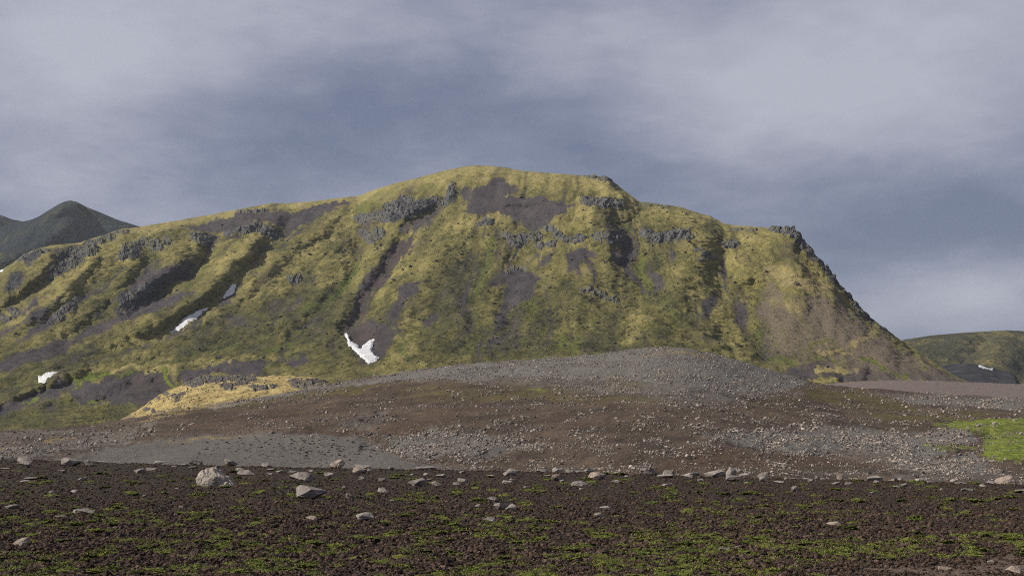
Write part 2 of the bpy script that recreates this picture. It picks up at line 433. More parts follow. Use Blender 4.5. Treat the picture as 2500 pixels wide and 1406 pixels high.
mt = Land(us, vfoot, c_mtn, 430, mtn_depth, back=(26, 700, 60))
U, V = mt.U, mt.V
wx = fbm(U * .02, V * .02, 3, 4) * 12; wy = fbm(U * .02, V * .02, 5, 4) * 12
Uw, Vw = U + wx, V + wy
Uf = U + wx + fbm(U * .09, V * .09, 8, 3) * 8; Vf = V + wy + fbm(U * .09, V * .09, 9, 3) * 8


def stroke(pts, wl, wr, amp, taper=.12, rnd=.25, end=None):
    """relief along a line: wl/wr photo-pixel widths to its left and right, amp in metres towards the viewer"""
    p = np.array(pts); m = max(wl, wr) + 20
    b = (Uw > p[:, 0].min() - m) & (Uw < p[:, 0].max() + m) & (Vw > p[:, 1].min() - m) & (Vw < p[:, 1].max() + m)
    sd, t = line_sd(Uw[b], Vw[b], pts)
    w = np.where(sd > 0, wr, wl); q = np.clip(1 - np.sqrt((sd / w) ** 2 + rnd ** 2) + rnd, 0, 1)
    q = q * q * (3 - 2 * q) * .6 + q * .4
    tp = sstep(t, 0, taper) * sstep(t, 1, 1 - (end or taper)) if taper else 1
    out = np.zeros(U.shape); out[b] = q * tp * amp * GAIN
    return out


rel = np.zeros(U.shape); GAIN = 1.0
# in these lists every line runs DOWN the slope; walking down-left the viewer's left-hand side is the lower right
# (line_sd > 0 = screen-left/up side for lines that run down-left)
G0 = [(860, 470), (800, 500), (714, 545), (680, 585), (612, 646), (561, 694), (545, 730), (503, 762), (425, 812), (306, 868), (119, 922), (40, 960)]
rel -= stroke(G0, 30, 56, 31, end=.5)
rel += stroke([(900, 470), (840, 510), (740, 580), (650, 655), (590, 715), (525, 765), (440, 820), (320, 876), (200, 925)], 90, 26, 26, end=.35)
R1 = [(650, 548), (629, 560), (592, 606), (540, 660), (500, 708), (440, 745), (345, 790), (255, 822), (120, 870)]
rel += stroke(R1, 46, 32, 25, end=.45)
rel += stroke([(650, 585), (600, 640), (560, 690), (525, 730)], 24, 20, 15)
RV = [(545, 560), (530, 580), (505, 640), (469, 680), (391, 726), (292, 780), (160, 850), (0, 905)]
rel -= stroke(RV, 28, 34, 27, end=.55)
R2 = [(480, 578), (456, 605), (408, 646), (367, 678), (323, 714), (280, 768), (200, 815), (60, 870)]
rel += stroke(R2, 46, 42, 27, end=.45)
rel -= stroke([(410, 600), (360, 660), (300, 720), (230, 790), (100, 850)], 26, 36, 18, end=.5)
rel += stroke([(345, 600), (290, 660), (220, 735), (120, 805), (0, 860)], 36, 34, 20, end=.5)
rel -= stroke([(330, 620), (290, 650), (240, 710), (170, 760), (60, 820)], 24, 30, 16, end=.5)
rel += stroke([(255, 590), (215, 640), (150, 710), (60, 780), (-60, 840)], 40, 30, 22, end=.4)
rel -= stroke([(200, 600), (165, 650), (110, 700), (20, 760), (-80, 810)], 26, 34, 20)
rel += stroke([(140, 610), (100, 660), (40, 715), (-60, 770)], 34, 26, 18)
rel -= stroke([(75, 620), (60, 670), (20, 715), (-50, 750)], 20, 24, 10)
# dome face
GAIN = 1.35
rel -= stroke([(1110, 455), (1095, 500), (1010, 560), (985, 610), (930, 690), (885, 745), (848, 805), (842, 850)], 30, 42, 17)
rel -= stroke([(880, 560), (872, 640), (850, 700), (800, 750), (740, 810), (690, 850)], 24, 26, 9)
rel += stroke([(930, 560), (905, 650), (880, 720), (830, 780), (780, 850)], 34, 28, 7)
rel += stroke([(1120, 560), (1060, 640), (1000, 720), (960, 790), (930, 860)], 70, 50, 10)
rel -= stroke([(1300, 585), (1265, 640), (1235, 700), (1240, 770), (1250, 850)], 34, 34, 10)
rel += stroke([(1400, 505), (1350, 545), (1310, 580), (1370, 640), (1400, 720), (1390, 800)], 60, 60, 9)
rel -= stroke([(1310, 500), (1310, 540), (1285, 580)], 110, 60, 8)
rel -= stroke([(1530, 510), (1530, 580), (1540, 660), (1600, 720), (1640, 790)], 44, 40, 14)
rel += stroke([(1450, 500), (1450, 560), (1500, 600), (1500, 650)], 50, 36, 9)
rel += stroke([(1680, 560), (1690, 640), (1620, 740), (1560, 830)], 50, 50, 9)
rel -= stroke([(1760, 580), (1760, 680), (1770, 760), (1800, 840)], 44, 44, 10)
rel -= stroke([(1850, 680), (1835, 760), (1850, 830), (1900, 890)], 50, 50, 16)
# the scree cone at the right and the ridge above it
GAIN = 1.4
rel += stroke([(1890, 658), (1960, 690), (2020, 705), (2090, 790), (2160, 850), (2230, 900)], 60, 90, 18, .2, .5)
rel -= stroke([(1940, 590), (1975, 660), (2030, 690), (2075, 745), (2140, 810)], 26, 26, 12)
rel += stroke([(1930, 560), (1900, 610), (1880, 640)], 60, 30, 6)
# benches and earth banks
GAIN = 1.7
rel += stroke([(440, 575), (520, 565), (620, 552), (700, 548)], 14, 16, 8)
rel += stroke([(60, 905), (200, 905), (420, 860), (560, 790)], 40, 30, 7)
rel += stroke([(180, 965), (250, 945), (340, 915), (430, 905), (540, 890), (660, 885)], 26, 22, 14)
rel -= stroke([(90, 1000), (200, 985), (300, 985), (420, 965), (560, 925)], 40, 16, 8)
rel += stroke([(0, 985), (70, 955), (145, 930), (220, 905)], 22, 26, 10)
rel -= stroke([(-20, 1020), (60, 985), (140, 955), (190, 940)], 16, 20, 12)
rel += stroke([(1980, 930), (2060, 905), (2120, 915)], 30, 16, 8)
edge = np.clip((V - mt.vc[:, None]) / 26, 0, 1) ** .8
phi = np.arctan2(U - 1400 + wx * .6, V + 100) * 900; rad_ = np.hypot(U - 1400, V + 100)
pw = phi + fbm(U * .012, V * .012, 68, 3) * 34
st_c = .75 * gnoise(pw / 21, rad_ / 85, 63) + .5 * gnoise(pw / 8, rad_ / 38, 64) + .9 * gnoise(pw / 55, rad_ / 200, 67)
st_c = st_c * (.35 + .9 * sstep(fbm(U * .008, V * .008, 69, 2), -.35, .35))
st_r = gnoise((U - V * .45) / 14, V / 160, 65) + .6 * gnoise((U - V * .45) / 6, V / 70, 66)
kr = sstep(U, 1800, 1960) * sstep(V, 600, 680)
streak = st_c * (1 - kr) + st_r * kr * .55
rel += streak * (.9 + 1.5 * sstep(U, 1150, 800))
mt.D = mt.D - rel * edge
mt.D = np.maximum.accumulate(mt.D + 0, axis=1) + np.linspace(0, 4, mt.nf)[None, :]

MB = {'streak': streak}
MB |= {k: np.zeros(U.shape) for k in ('scree', 'rock', 'green', 'yel', 'olive', 'brown', 'tan')}
def paint(layer, poly, soft=7, gain=1.0): poly_mask(Uf, Vf, poly, soft * 1.9, MB[layer], gain)
def band(layer, pts, w, gain=1.0, soft=1.0):
    w *= 1.35; p = np.array(pts); m = w + 14
    b = (Uf > p[:, 0].min() - m) & (Uf < p[:, 0].max() + m) & (Vf > p[:, 1].min() - m) & (Vf < p[:, 1].max() + m)
    sd, t = line_sd(Uf[b], Vf[b], pts); q = sstep(np.abs(sd), w, w * (1 - soft)) * gain
    MB[layer][b] = np.maximum(MB[layer][b], q)

S = 'scree'
paint(S, [(1123, 468), (1225, 445), (1266, 465), (1235, 480), (1320, 485), (1405, 506), (1361, 533), (1320, 560), (1303, 583), (1269, 549), (1235, 532), (1208, 523), (1133, 530)])
paint(S, [(953, 598), (1004, 584), (1024, 604), (990, 638), (950, 679), (912, 727), (868, 781), (846, 822), (834, 815), (844, 781), (880, 723), (895, 672), (925, 638)], 6)
paint(S, [(975, 704), (1024, 693), (1018, 706), (995, 740), (960, 764), (948, 756), (970, 734)], 6)
paint(S, [(848, 802), (912, 785), (968, 815), (953, 853), (925, 885), (880, 880), (848, 840)], 6)
paint(S, [(1208, 679), (1249, 652), (1293, 662), (1327, 676), (1303, 700), (1310, 717), (1276, 747), (1249, 754), (1218, 713)], 8, .85)
paint(S, [(1317, 618), (1358, 615), (1344, 638), (1313, 652)], 7, .8); paint(S, [(1372, 628), (1396, 612), (1424, 606), (1450, 612), (1462, 630), (1448, 640), (1452, 668), (1430, 655), (1418, 690), (1402, 660), (1384, 668), (1380, 646)], 10, .8)
paint(S, [(1478, 622), (1505, 606), (1541, 598), (1552, 628), (1540, 650), (1536, 690), (1518, 655), (1497, 648)], 10, .7)
paint(S, [(459, 559), (578, 522), (666, 522), (717, 518), (782, 501), (845, 490), (852, 494), (792, 522), (717, 568), (680, 590), (694, 562), (666, 545), (585, 556), (558, 576), (503, 569)], 6)
paint(S, [(700, 560), (720, 548), (610, 650), (575, 690), (555, 700), (590, 650)], 7, .9)
paint(S, [(483, 712), (425, 746), (306, 792), (204, 838), (102, 884), (0, 916), (-60, 930), (-60, 900), (0, 888), (102, 853), (204, 809), (289, 775), (408, 735)], 7, .9)
paint(S, [(391, 700), (384, 722), (323, 768), (286, 779), (282, 766), (306, 729), (345, 688), (455, 640), (470, 650), (440, 690)], 7)
paint(S, [(505, 585), (545, 575), (510, 640), (470, 680), (450, 690), (490, 640)], 7, .8)
paint(S, [(170, 718), (130, 750), (60, 800), (0, 834), (-40, 850), (-40, 820), (0, 805), (80, 765), (140, 722)], 6, .6)
paint(S, [(180, 715), (150, 760), (100, 790), (30, 840), (50, 845), (140, 795), (200, 745)], 6, .6)
paint(S, [(146, 936), (180, 926), (186, 950), (102, 982), (0, 1020), (-40, 1030), (-40, 1010), (0, 998), (68, 968)], 5)
paint(S, [(163, 962), (245, 938), (340, 918), (425, 914), (425, 943), (374, 972), (306, 986), (218, 992), (175, 980)], 6)
paint(S, [(428, 914), (544, 890), (663, 880), (645, 916), (590, 925), (510, 915), (459, 935)], 6)
paint(S, [(680, 885), (740, 860), (765, 880), (720, 905)], 7, .8); paint(S, [(560, 770), (640, 760), (660, 800), (600, 830), (560, 820)], 14, .5)
paint(S, [(1865, 668), (1950, 720), (2030, 720), (2100, 770), (2180, 830), (2260, 880), (2340, 925), (2200, 945), (2050, 935), (1900, 905), (1850, 850), (1840, 760)], 16, .62)
paint(S, [(1990, 740), (2060, 770), (2150, 830), (2250, 900), (2120, 900), (1990, 830), (1960, 780)], 18, .95); paint(S, [(2000, 880), (2300, 905), (2370, 940), (1980, 940), (1900, 915)], 10, .9)
paint(S, [(1710, 735), (1740, 715), (1760, 745), (1730, 775), (1705, 770)], 8, .7); paint(S, [(1590, 670), (1620, 670), (1625, 710), (1600, 715)], 6, .6)
paint(S, [(1030, 780), (1070, 770), (1060, 800), (1035, 808)], 7, .7); paint(S, [(1190, 690), (1225, 680), (1215, 720), (1195, 715)], 7, .6); paint(S, [(1800, 730), (1840, 700), (1830, 790), (1790, 800)], 14, .5)
paint(S, [(700, 672), (735, 665), (740, 690), (712, 695)], 6, .7); paint(S, [(1150, 770), (1240, 740), (1290, 800), (1250, 870), (1180, 850)], 22, .42)
paint(S, [(1380, 790), (1460, 780), (1480, 850), (1390, 860)], 20, .40); paint(S, [(960, 570), (1050, 520), (1095, 480), (1105, 500), (1050, 560), (990, 590)], 8, .7)
paint('brown', [(950, 590), (1030, 590), (1000, 650), (900, 740), (860, 800), (920, 800), (960, 850), (840, 850), (830, 780)], 12, .6)
paint('brown', [(620, 520), (700, 530), (600, 580), (520, 600)], 20, .4); paint('brown', [(1900, 740), (2050, 760), (2100, 900), (1900, 880)], 30, .45)
paint('brown', [(300, 920), (430, 915), (400, 970), (330, 980)], 16, .5); paint('brown', [(180, 840), (330, 830), (120, 905), (20, 940)], 20, .7); MB['scree'] = np.maximum(MB['scree'], MB['brown'] * .42)
paint('tan', [(1870, 650), (1950, 685), (2030, 700), (2120, 790), (2220, 860), (2330, 925), (2150, 930), (2010, 890), (1900, 880), (1850, 800), (1840, 730)], 26)
# thin scree runs down the gullies
for pts, w, g in (([(1060, 520), (1010, 580), (960, 650), (930, 720)], 9, .7), ([(1180, 560), (1165, 640), (1140, 720), (1120, 800)], 8, .55), ([(1265, 600), (1240, 660), (1230, 720), (1225, 800)], 9, .7), ([(1430, 600), (1450, 680), (1440, 760)], 9, .55), ([(1520, 590), (1535, 660), (1590, 730)], 9, .6),
                  ([(1640, 600), (1650, 680), (1700, 760)], 8, .5), ([(830, 600), (780, 680), (700, 770)], 7, .45), ([(930, 700), (890, 760), (850, 830)], 10, .7), ([(420, 600), (350, 680), (280, 740), (180, 810)], 8, .55), ([(330, 640), (230, 720), (120, 800)], 8, .6), ([(210, 640), (130, 710), (30, 780)], 8, .5),
                  ([(560, 740), (470, 800), (360, 850), (220, 890)], 9, .6), ([(740, 560), (650, 640), (590, 700), (540, 750)], 9, .6), ([(980, 720), (960, 790), (1000, 850)], 8, .5), ([(1330, 700), (1345, 780), (1340, 840)], 8, .5), ([(1760, 640), (1775, 720), (1800, 800)], 10, .55)):
    band('scree', pts, w, g)
R = 'rock'
for pl in ([(940, 515), (985, 480), (1000, 500), (1050, 495), (1085, 490), (1060, 515), (1000, 540), (960, 555), (945, 545)], [(1100, 458), (1118, 455), (1112, 500), (1095, 500)], [(470, 572), (500, 570), (520, 580), (505, 610), (480, 600)],
           [(560, 565), (640, 548), (690, 560), (685, 590), (660, 585), (620, 565), (575, 578)], [(300, 600), (345, 590), (345, 640), (320, 640), (295, 625)], [(120, 620), (205, 600), (215, 640), (150, 680), (110, 675), (150, 640)], [(45, 640), (90, 610), (120, 610), (100, 640), (60, 655)],
           [(200, 590), (300, 562), (330, 560), (270, 590), (210, 620)], [(285, 735), (300, 720), (380, 690), (385, 715), (320, 765), (285, 775)], [(125, 785), (190, 728), (205, 738), (175, 768), (135, 792)], [(1420, 492), (1490, 490), (1525, 500), (1525, 515), (1430, 512)],
           [(1475, 575), (1520, 560), (1522, 600), (1480, 610)], [(1940, 556), (1965, 585), (2030, 665), (2080, 730), (2060, 730), (2000, 670), (1950, 600), (1925, 575)], [(1570, 570), (1690, 560), (1690, 595), (1600, 605)], [(1425, 428), (1482, 433), (1510, 455), (1470, 445)],
           [(578, 515), (650, 512), (655, 522), (585, 524)], [(1240, 578), (1300, 580), (1290, 605), (1250, 605)], [(30, 670), (50, 665), (70, 690), (30, 720), (10, 720)], [(2060, 720), (2110, 760), (2170, 812), (2210, 845), (2150, 815), (2080, 760)],
           [(880, 700), (905, 690), (865, 770), (845, 800), (838, 800)], [(0, 790), (40, 760), (50, 770), (10, 800)]):
    paint(R, pl, 6, .8)
for pts, w, g in (([(740, 760), (800, 740), (870, 650)], 10, .6), ([(640, 870), (700, 850), (760, 800), (850, 690), (880, 640)], 9, .8), ([(510, 660), (480, 690), (420, 730)], 6, .7), ([(370, 640), (330, 670), (280, 720)], 8, .5), ([(1020, 700), (1000, 720), (960, 790)], 8, .6),
                  ([(1160, 720), (1190, 650), (1215, 560)], 16, .5), ([(430, 860), (510, 850), (590, 860)], 12, .6), ([(1540, 600), (1600, 720), (1660, 800), (1760, 870)], 34, .42), ([(1100, 870), (1300, 840), (1500, 850)], 34, .36), ([(870, 520), (960, 470), (1060, 460)], 22, .5),
                  ([(1530, 520), (1530, 600)], 20, .6), ([(1330, 820), (1290, 740), (1270, 680)], 22, .5), ([(1840, 830), (1870, 800), (1900, 850)], 16, .5), ([(1000, 880), (980, 850), (1010, 830)], 12, .7), ([(182, 930), (188, 952)], 6, 1.7), ([(200, 943), (232, 928), (262, 914)], 9, 1.7), ([(405, 912), (415, 938)], 9, 1.7), ([(60, 990), (100, 978)], 5, 1.6), ([(210, 985), (260, 975)], 9, 1.1), ([(270, 940), (330, 915)], 5, 1.0),
                  ([(2110, 880), (2160, 905), (2210, 930)], 9, .9), ([(1885, 880), (1930, 900)], 10, .9), ([(1990, 880), (2060, 895)], 6, .6), ([(1980, 850), (2040, 830), (2080, 800)], 10, .5), ([(1860, 850), (1920, 885)], 6, .7), ([(2040, 690), (2090, 740)], 8, .8), ([(2290, 900), (2340, 930)], 5, .6), ([(80, 985), (95, 980)], 6, .9)):
    band('green', pts, w, g)
for pts, w, g in (([(880, 490), (1000, 445), (1150, 418), (1300, 430), (1450, 450), (1540, 485)], 34, .9), ([(880, 500), (820, 560), (700, 650), (600, 730)], 34, .45), ([(350, 560), (500, 532), (660, 505), (850, 485)], 16, .9), ([(1040, 660), (1010, 760), (1000, 830)], 40, .7), ([(1100, 560), (1180, 540), (1240, 540)], 20, .7),
                  ([(1350, 540), (1440, 520)], 20, .6), ([(1440, 700), (1480, 740)], 40, .6), ([(1560, 780), (1540, 830)], 34, 1.0), ([(1600, 520), (1740, 530), (1900, 580)], 26, .6), ([(1700, 600), (1820, 640)], 40, .5), ([(1885, 662), (1950, 695), (2010, 705)], 24, 1.1), ([(1900, 740), (1950, 760)], 20, .5),
                  ([(2070, 850), (2130, 825)], 14, 1.0), ([(2000, 870), (2080, 868)], 8, 1.1), ([(2000, 908), (2090, 908)], 12, 1.2), ([(1970, 932), (2040, 932)], 7, 1.2), ([(630, 560), (590, 610), (540, 660)], 18, .6), ([(470, 590), (400, 660), (330, 720)], 18, .6), ([(230, 620), (150, 710), (40, 780)], 26, .6), ([(250, 850), (400, 820), (500, 780)], 16, .7),
                  ([(150, 934), (230, 920), (300, 905), (430, 903)], 6, 1.2), ([(190, 985), (250, 950), (330, 922), (430, 908)], 5, .9), ([(560, 884), (680, 876)], 6, 1.0), ([(610, 545), (650, 545)], 8, .9), ([(130, 600), (220, 588), (330, 560)], 8, 1.0), ([(1880, 600), (1800, 570)], 30, .6), ([(970, 870), (1010, 860)], 20, .9), ([(470, 890), (560, 885), (620, 880)], 8, .7)):
    band('yel', pts, w, g)
for pl in ([(420, 830), (700, 740), (860, 760), (850, 860), (640, 900), (440, 900)], [(1000, 800), (1500, 800), (1700, 860), (1300, 890), (1000, 890)], [(0, 860), (300, 840), (420, 830), (200, 920), (0, 980)], [(-300, 1000), (350, 985), (300, 1040), (-300, 1090)], [(960, 700), (1200, 600), (1240, 800), (1000, 800)],
           [(1500, 560), (1580, 600), (1700, 780), (1560, 720)], [(1840, 700), (1900, 780), (1960, 880), (1860, 880)], [(250, 690), (420, 620), (260, 800), (160, 800)], [(420, 800), (760, 700), (1000, 740), (960, 880), (640, 910), (430, 900)], [(1060, 700), (1500, 680), (1660, 800), (1640, 880), (1050, 900)]):
    poly_mask(Uf, Vf, pl, 30, MB['olive'], .6)
for pl in ([(1975, 926), (2010, 921), (2040, 928), (2030, 938), (1970, 938)],): MB['scree'] *= 1 - poly_mask(Uf, Vf, pl, 4)
MB['scree'] *= 1 - .9 * sstep(MB['green'], .7, 1.2)
for k in ('yel', 'green'): MB['scree'] = MB['scree'] * (1 - .6 * np.clip(MB[k], 0, 1) * (U > 1845))


def mtn_relief(s, P):
    n = normals(P); X, Y, Z = P[..., 0], P[..., 1], P[..., 2]
    rough = 1 - .65 * np.clip(MB['scree'], 0, 1)
    slope = edge * sstep(V, b_py(U) + 20, b_py(U) - 30) + .25
    h = fbm(X / 60, Y / 160, 21, 3, ridged=True) * 2.6 * slope * edge
    h += fbm(X / 22, Y / 30, 22, 3) * 2.4 * rough * slope
    h += fbm(X / 7.0, Y / 6.0, 23, 3) * 1.35 * rough
    h += fbm(X / 2.6, Y / 2.4, 24, 2) * .65 * rough
    # terracettes across the slope and crag faces
    h += gnoise(X / 9, Z / 2.3, 25) * .8 * rough * slope
    rk = np.clip(MB['rock'], 0, 1)
    h += rk * (fbm(X / 9, (Y + Z) / 9, 26, 3, ridged=True) * 5 + fbm(X / 3, (Z) / 4, 27, 2) * 1.5)
    h *= .35 + .65 * np.clip(edge * 1.5, 0, 1)
    return P + n * h[..., None]


mt.finish(mtn_relief)
tag(mt.make('mountain', M_MOUNT, MB), 'broad moss covered mountain with dark scree chutes and a steep right hand ridge', kind='structure')

# ------------------------------------------------------------------ far mountains and hills
def far_land(name, us, crest, foot, d0, d1, mat, label, seed, rows=70, rel_amp=20, strokes=()):
    def dep(U, V, T): return d0 + (d1 - d0) * T ** 1.15
    L = Land(us, lambda u: np.full(u.shape, float(foot)), crest, rows, dep, back=(12, (d1 - d0) * 1.2, 120))
    e = np.clip((L.V - L.vc[:, None]) / 24, 0, 1)
    r = np.zeros(L.U.shape)
    for pts, w1, w2, a in strokes:
        sd, t = line_sd(L.U + fbm(L.U * .03, L.V * .03, seed + 3, 3) * 8, L.V, pts); w = np.where(sd > 0, w2, w1)
        r += np.clip(1 - np.abs(sd) / w, 0, 1) * a * sstep(t, 0, .1)
    L.D = L.D - r * e
    def relf(s, P):
        n = normals(P); X, Y = P[..., 0], P[..., 1]
        h = fbm(X / 160, Y / 400, seed, 4, ridged=True) * rel_amp * (e * .9 + .02) + fbm(X / 30, Y / 40, seed + 1, 4) * rel_amp * .22 * (e * .8 + .2)
        return P + n * h[..., None]
    L.finish(relf); tag(L.make(name, mat), label, kind='structure'); return L


far_land('mountain', np.arange(-500, 460, 4.0), smooth_curve([(-500, 470), (-200, 500), (-60, 512), (0, 525), (30, 536), (55, 541), (120, 560), (300, 640), (460, 700)], 4), 1040, 3300, 4000, M_FARL2, 'distant dark blue mountain shoulder at the far left edge', 40, rel_amp=26)
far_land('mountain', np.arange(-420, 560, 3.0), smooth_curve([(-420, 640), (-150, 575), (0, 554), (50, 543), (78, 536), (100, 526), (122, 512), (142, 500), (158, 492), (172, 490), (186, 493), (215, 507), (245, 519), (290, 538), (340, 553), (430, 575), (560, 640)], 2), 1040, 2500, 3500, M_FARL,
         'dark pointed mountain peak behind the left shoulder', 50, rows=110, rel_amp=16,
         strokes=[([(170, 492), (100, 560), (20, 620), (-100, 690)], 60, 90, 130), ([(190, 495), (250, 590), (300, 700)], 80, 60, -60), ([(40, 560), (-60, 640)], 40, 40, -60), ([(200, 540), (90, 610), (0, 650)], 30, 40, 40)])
FR = far_land('hill', np.arange(2060, 3300, 3.0), smooth_curve([(2060, 900), (2150, 852), (2205, 829), (2280, 818), (2350, 812), (2420, 808), (2460, 806), (2500, 808), (2620, 822), (2900, 880), (3300, 960)], 8), 985, 1900, 2700, M_FARR,
              'rounded dark green hill beyond the right end of the mountain', 60, rows=100, rel_amp=12,
              strokes=[([(2480, 815), (2430, 870), (2380, 930)], 40, 70, 60), ([(2360, 815), (2290, 860), (2220, 910)], 50, 60, 40), ([(2420, 830), (2360, 880), (2320, 930)], 30, 30, -40), ([(2560, 840), (2500, 900)], 40, 40, -50)])
LV = far_land('hill', np.arange(2180, 2600, 2.0), smooth_curve([(2180, 935), (2250, 912), (2295, 895), (2325, 889), (2360, 886), (2392, 889), (2420, 897), (2445, 904), (2465, 908), (2480, 914), (2487, 930), (2500, 945), (2600, 960)], 3), 985, 1500, 1700, M_LAVA,
              'low black lava ridge in front of the far right hill', 70, rows=60, rel_amp=9)

# ------------------------------------------------------------------ gravel plain at the right
usp = np.arange(1840, 3200, 5.0)
PL = Land(usp, lambda u: np.maximum(c_hill(u) + 14, 985), smooth_curve([(1840, 960), (1960, 945), (2010, 938), (2080, 931), (2180, 928), (2260, 929), (2340, 932), (2500, 938), (2800, 950), (3200, 965)], 12), 60,
          lambda U, V, T: 330 + 190 * T ** 1.3, back=(10, 200, 12))
PL.finish(lambda s, P: P + normals(P) * (fbm(P[..., 0] / 9, P[..., 1] / 9, 72, 4) * .25)[..., None])
tag(PL.make('gravel_plain', M_PLAIN), 'flat pinkish grey gravel plain behind the right end of the near hill', kind='structure')

# ------------------------------------------------------------------ the gravel hill in the middle distance
ush = np.arange(-600, 3180, 4.4)
h_foot = smooth_curve([(-600, 1170), (0, 1172), (500, 1190), (1250, 1208), (2500, 1235), (3200, 1250)], 20)
h_fd = curve([(-600, 104), (0, 102), (1250, 88), (2500, 82), (3200, 80)])
h_cd = smooth_curve([(-600, 190), (0, 215), (500, 235), (1000, 255), (1600, 270), (2000, 285), (2500, 300), (3200, 300)], 40)
GH = Land(ush, h_foot, c_hill, 270, lambda U, V, T: h_fd(U) + (h_cd(U) - h_fd(U)) * (T ** 1.12 * .75 + T ** 4 * .25), back=(14, 90, 14))
Uh, Vh = GH.U, GH.V
hw = fbm(Uh * .015, Vh * .03, 80, 4); hw2 = fbm(Uh * .06, Vh * .12, 81, 3)
Uhw = Uh + hw * 40 + hw2 * 14; Vhw = Vh + hw * 9 + hw2 * 5
HB = {k: np.zeros(Uh.shape) for k in ('grey', 'fine', 'red', 'olive', 'yel', 'green')}
def hp(layer, poly, soft=8, gain=1.0): poly_mask(Uhw, Vhw, poly, soft, HB[layer], gain)
hp('fine', [(150, 1118), (300, 1087), (480, 1066), (640, 1060), (830, 1060), (925, 1080), (950, 1110), (1000, 1132), (1300, 1150), (1300, 1260), (0, 1260), (60, 1125)], 13)
hp('fine', [(1050, 1070), (1130, 1062), (1120, 1080), (1060, 1088)], 8, .7); hp('fine', [(1160, 1105), (1290, 1075), (1270, 1095), (1170, 1120)], 7, .7); hp('fine', [(800, 1040), (880, 1012), (960, 1000), (940, 1030), (900, 1052)], 8, .55)
hp('fine', [(1950, 1150), (2120, 1138), (2150, 1170), (1960, 1175)], 14, .5); hp('fine', [(2180, 1150), (2500, 1135), (2700, 1140), (2700, 1230), (2180, 1200)], 16, .5); hp('fine', [(1880, 1058), (2120, 1040), (2160, 1050), (1920, 1066)], 7, .7); hp('fine', [(1500, 1000), (1560, 930), (1660, 930), (1640, 1000)], 20, .35)
hp('grey', [(800, 938), (1000, 900), (1250, 875), (1500, 850), (1650, 842), (1780, 868), (1880, 898), (1980, 935), (1900, 960), (1700, 950), (1500, 925), (1250, 925), (1000, 930), (820, 948)], 10, .95)
hp('grey', [(500, 992), (640, 966), (790, 940), (900, 930), (760, 955), (620, 985), (520, 1000)], 6, .95); hp('grey', [(1080, 900), (1300, 880), (1800, 910), (1950, 960), (1700, 1000), (1400, 960), (1150, 940)], 24, .5)
hp('grey', [(930, 1070), (1060, 1035), (1200, 1060), (1330, 1090), (1250, 1110), (1000, 1130), (950, 1100)], 14, .65); hp('grey', [(1700, 1060), (2000, 1040), (2250, 1050), (2300, 1100), (2200, 1140), (2050, 1110), (1850, 1090)], 14, .75); hp('grey', [(2200, 1110), (2380, 1110), (2450, 1150), (2300, 1165), (2180, 1150)], 10, .8)
hp('grey', [(0, 1052), (200, 1040), (300, 1050), (420, 1010), (300, 1090), (60, 1130), (0, 1140), (-300, 1140), (-300, 1060)], 12, .5); hp('grey', [(2150, 960), (2500, 970), (2800, 985), (2800, 1005), (2400, 1000), (2150, 985)], 12, .6); hp('grey', [(2240, 1052), (2360, 1050), (2390, 1080), (2280, 1085)], 8, .8)
hp('red', [(1640, 1105), (1780, 1080), (1880, 1100), (1870, 1140), (1700, 1165), (1560, 1170)], 12, .8); hp('red', [(1900, 1110), (2060, 1095), (2180, 1110), (2200, 1140), (2050, 1145), (1920, 1140)], 10, .85); hp('red', [(720, 1052), (860, 1050), (920, 1056), (870, 1064), (740, 1060)], 6, .9)
hp('red', [(920, 1040), (1050, 1000), (1180, 980), (1250, 1000), (1050, 1040), (960, 1060)], 16, .6); hp('red', [(400, 1045), (560, 1010), (700, 990), (840, 980), (700, 1030), (450, 1065)], 18, .5); hp('red', [(1250, 1000), (1500, 1010), (1600, 1040), (1350, 1060)], 30, .45)
hp('red', [(-50, 1060), (160, 1052), (240, 1055), (120, 1085), (-50, 1095)], 8, .6)
hp('olive', [(340, 1010), (520, 998), (680, 965), (860, 935), (1000, 935), (900, 970), (700, 985), (520, 1015), (380, 1030)], 14, .62); hp('olive', [(900, 960), (1100, 930), (1350, 930), (1600, 960), (1750, 980), (1500, 1010), (1250, 990), (1050, 985)], 26, .55)
hp('olive', [(1960, 940), (2080, 946), (2200, 970), (2250, 1000), (2100, 1010), (1960, 980)], 14, .62); hp('olive', [(2100, 1000), (2400, 1000), (2500, 1020), (2300, 1040), (2150, 1035)], 14, .6); hp('olive', [(1480, 900), (1600, 930), (1560, 960), (1460, 940)], 20, .5); hp('olive', [(1800, 960), (1960, 960), (1950, 1000), (1800, 1010)], 20, .45)
hp('yel', [(1540, 862), (1620, 850), (1700, 855), (1780, 872), (1800, 884), (1720, 880), (1640, 872), (1560, 872)], 10, .55); hp('yel', [(1590, 910), (1660, 905), (1680, 918), (1600, 922)], 10, .55)
hp('yel', [(110, 1075), (190, 1062), (185, 1070), (120, 1082)], 5, .75); hp('yel', [(400, 1078), (510, 1066), (640, 1062), (500, 1080), (410, 1086)], 5, .55); hp('yel', [(320, 1030), (400, 1000), (560, 985), (640, 968), (600, 985), (450, 1010), (350, 1034)], 7, .6); hp('yel', [(940, 1062), (1000, 1050), (980, 1066)], 6, .6)
hp('green', [(2270, 1038), (2380, 1025), (2500, 1020), (2800, 1025), (2800, 1110), (2500, 1120), (2440, 1130), (2390, 1115), (2420, 1090), (2380, 1060), (2290, 1044)], 9, .72); hp('green', [(2240, 1085), (2330, 1080), (2400, 1092), (2380, 1105), (2260, 1098)], 8, .68)
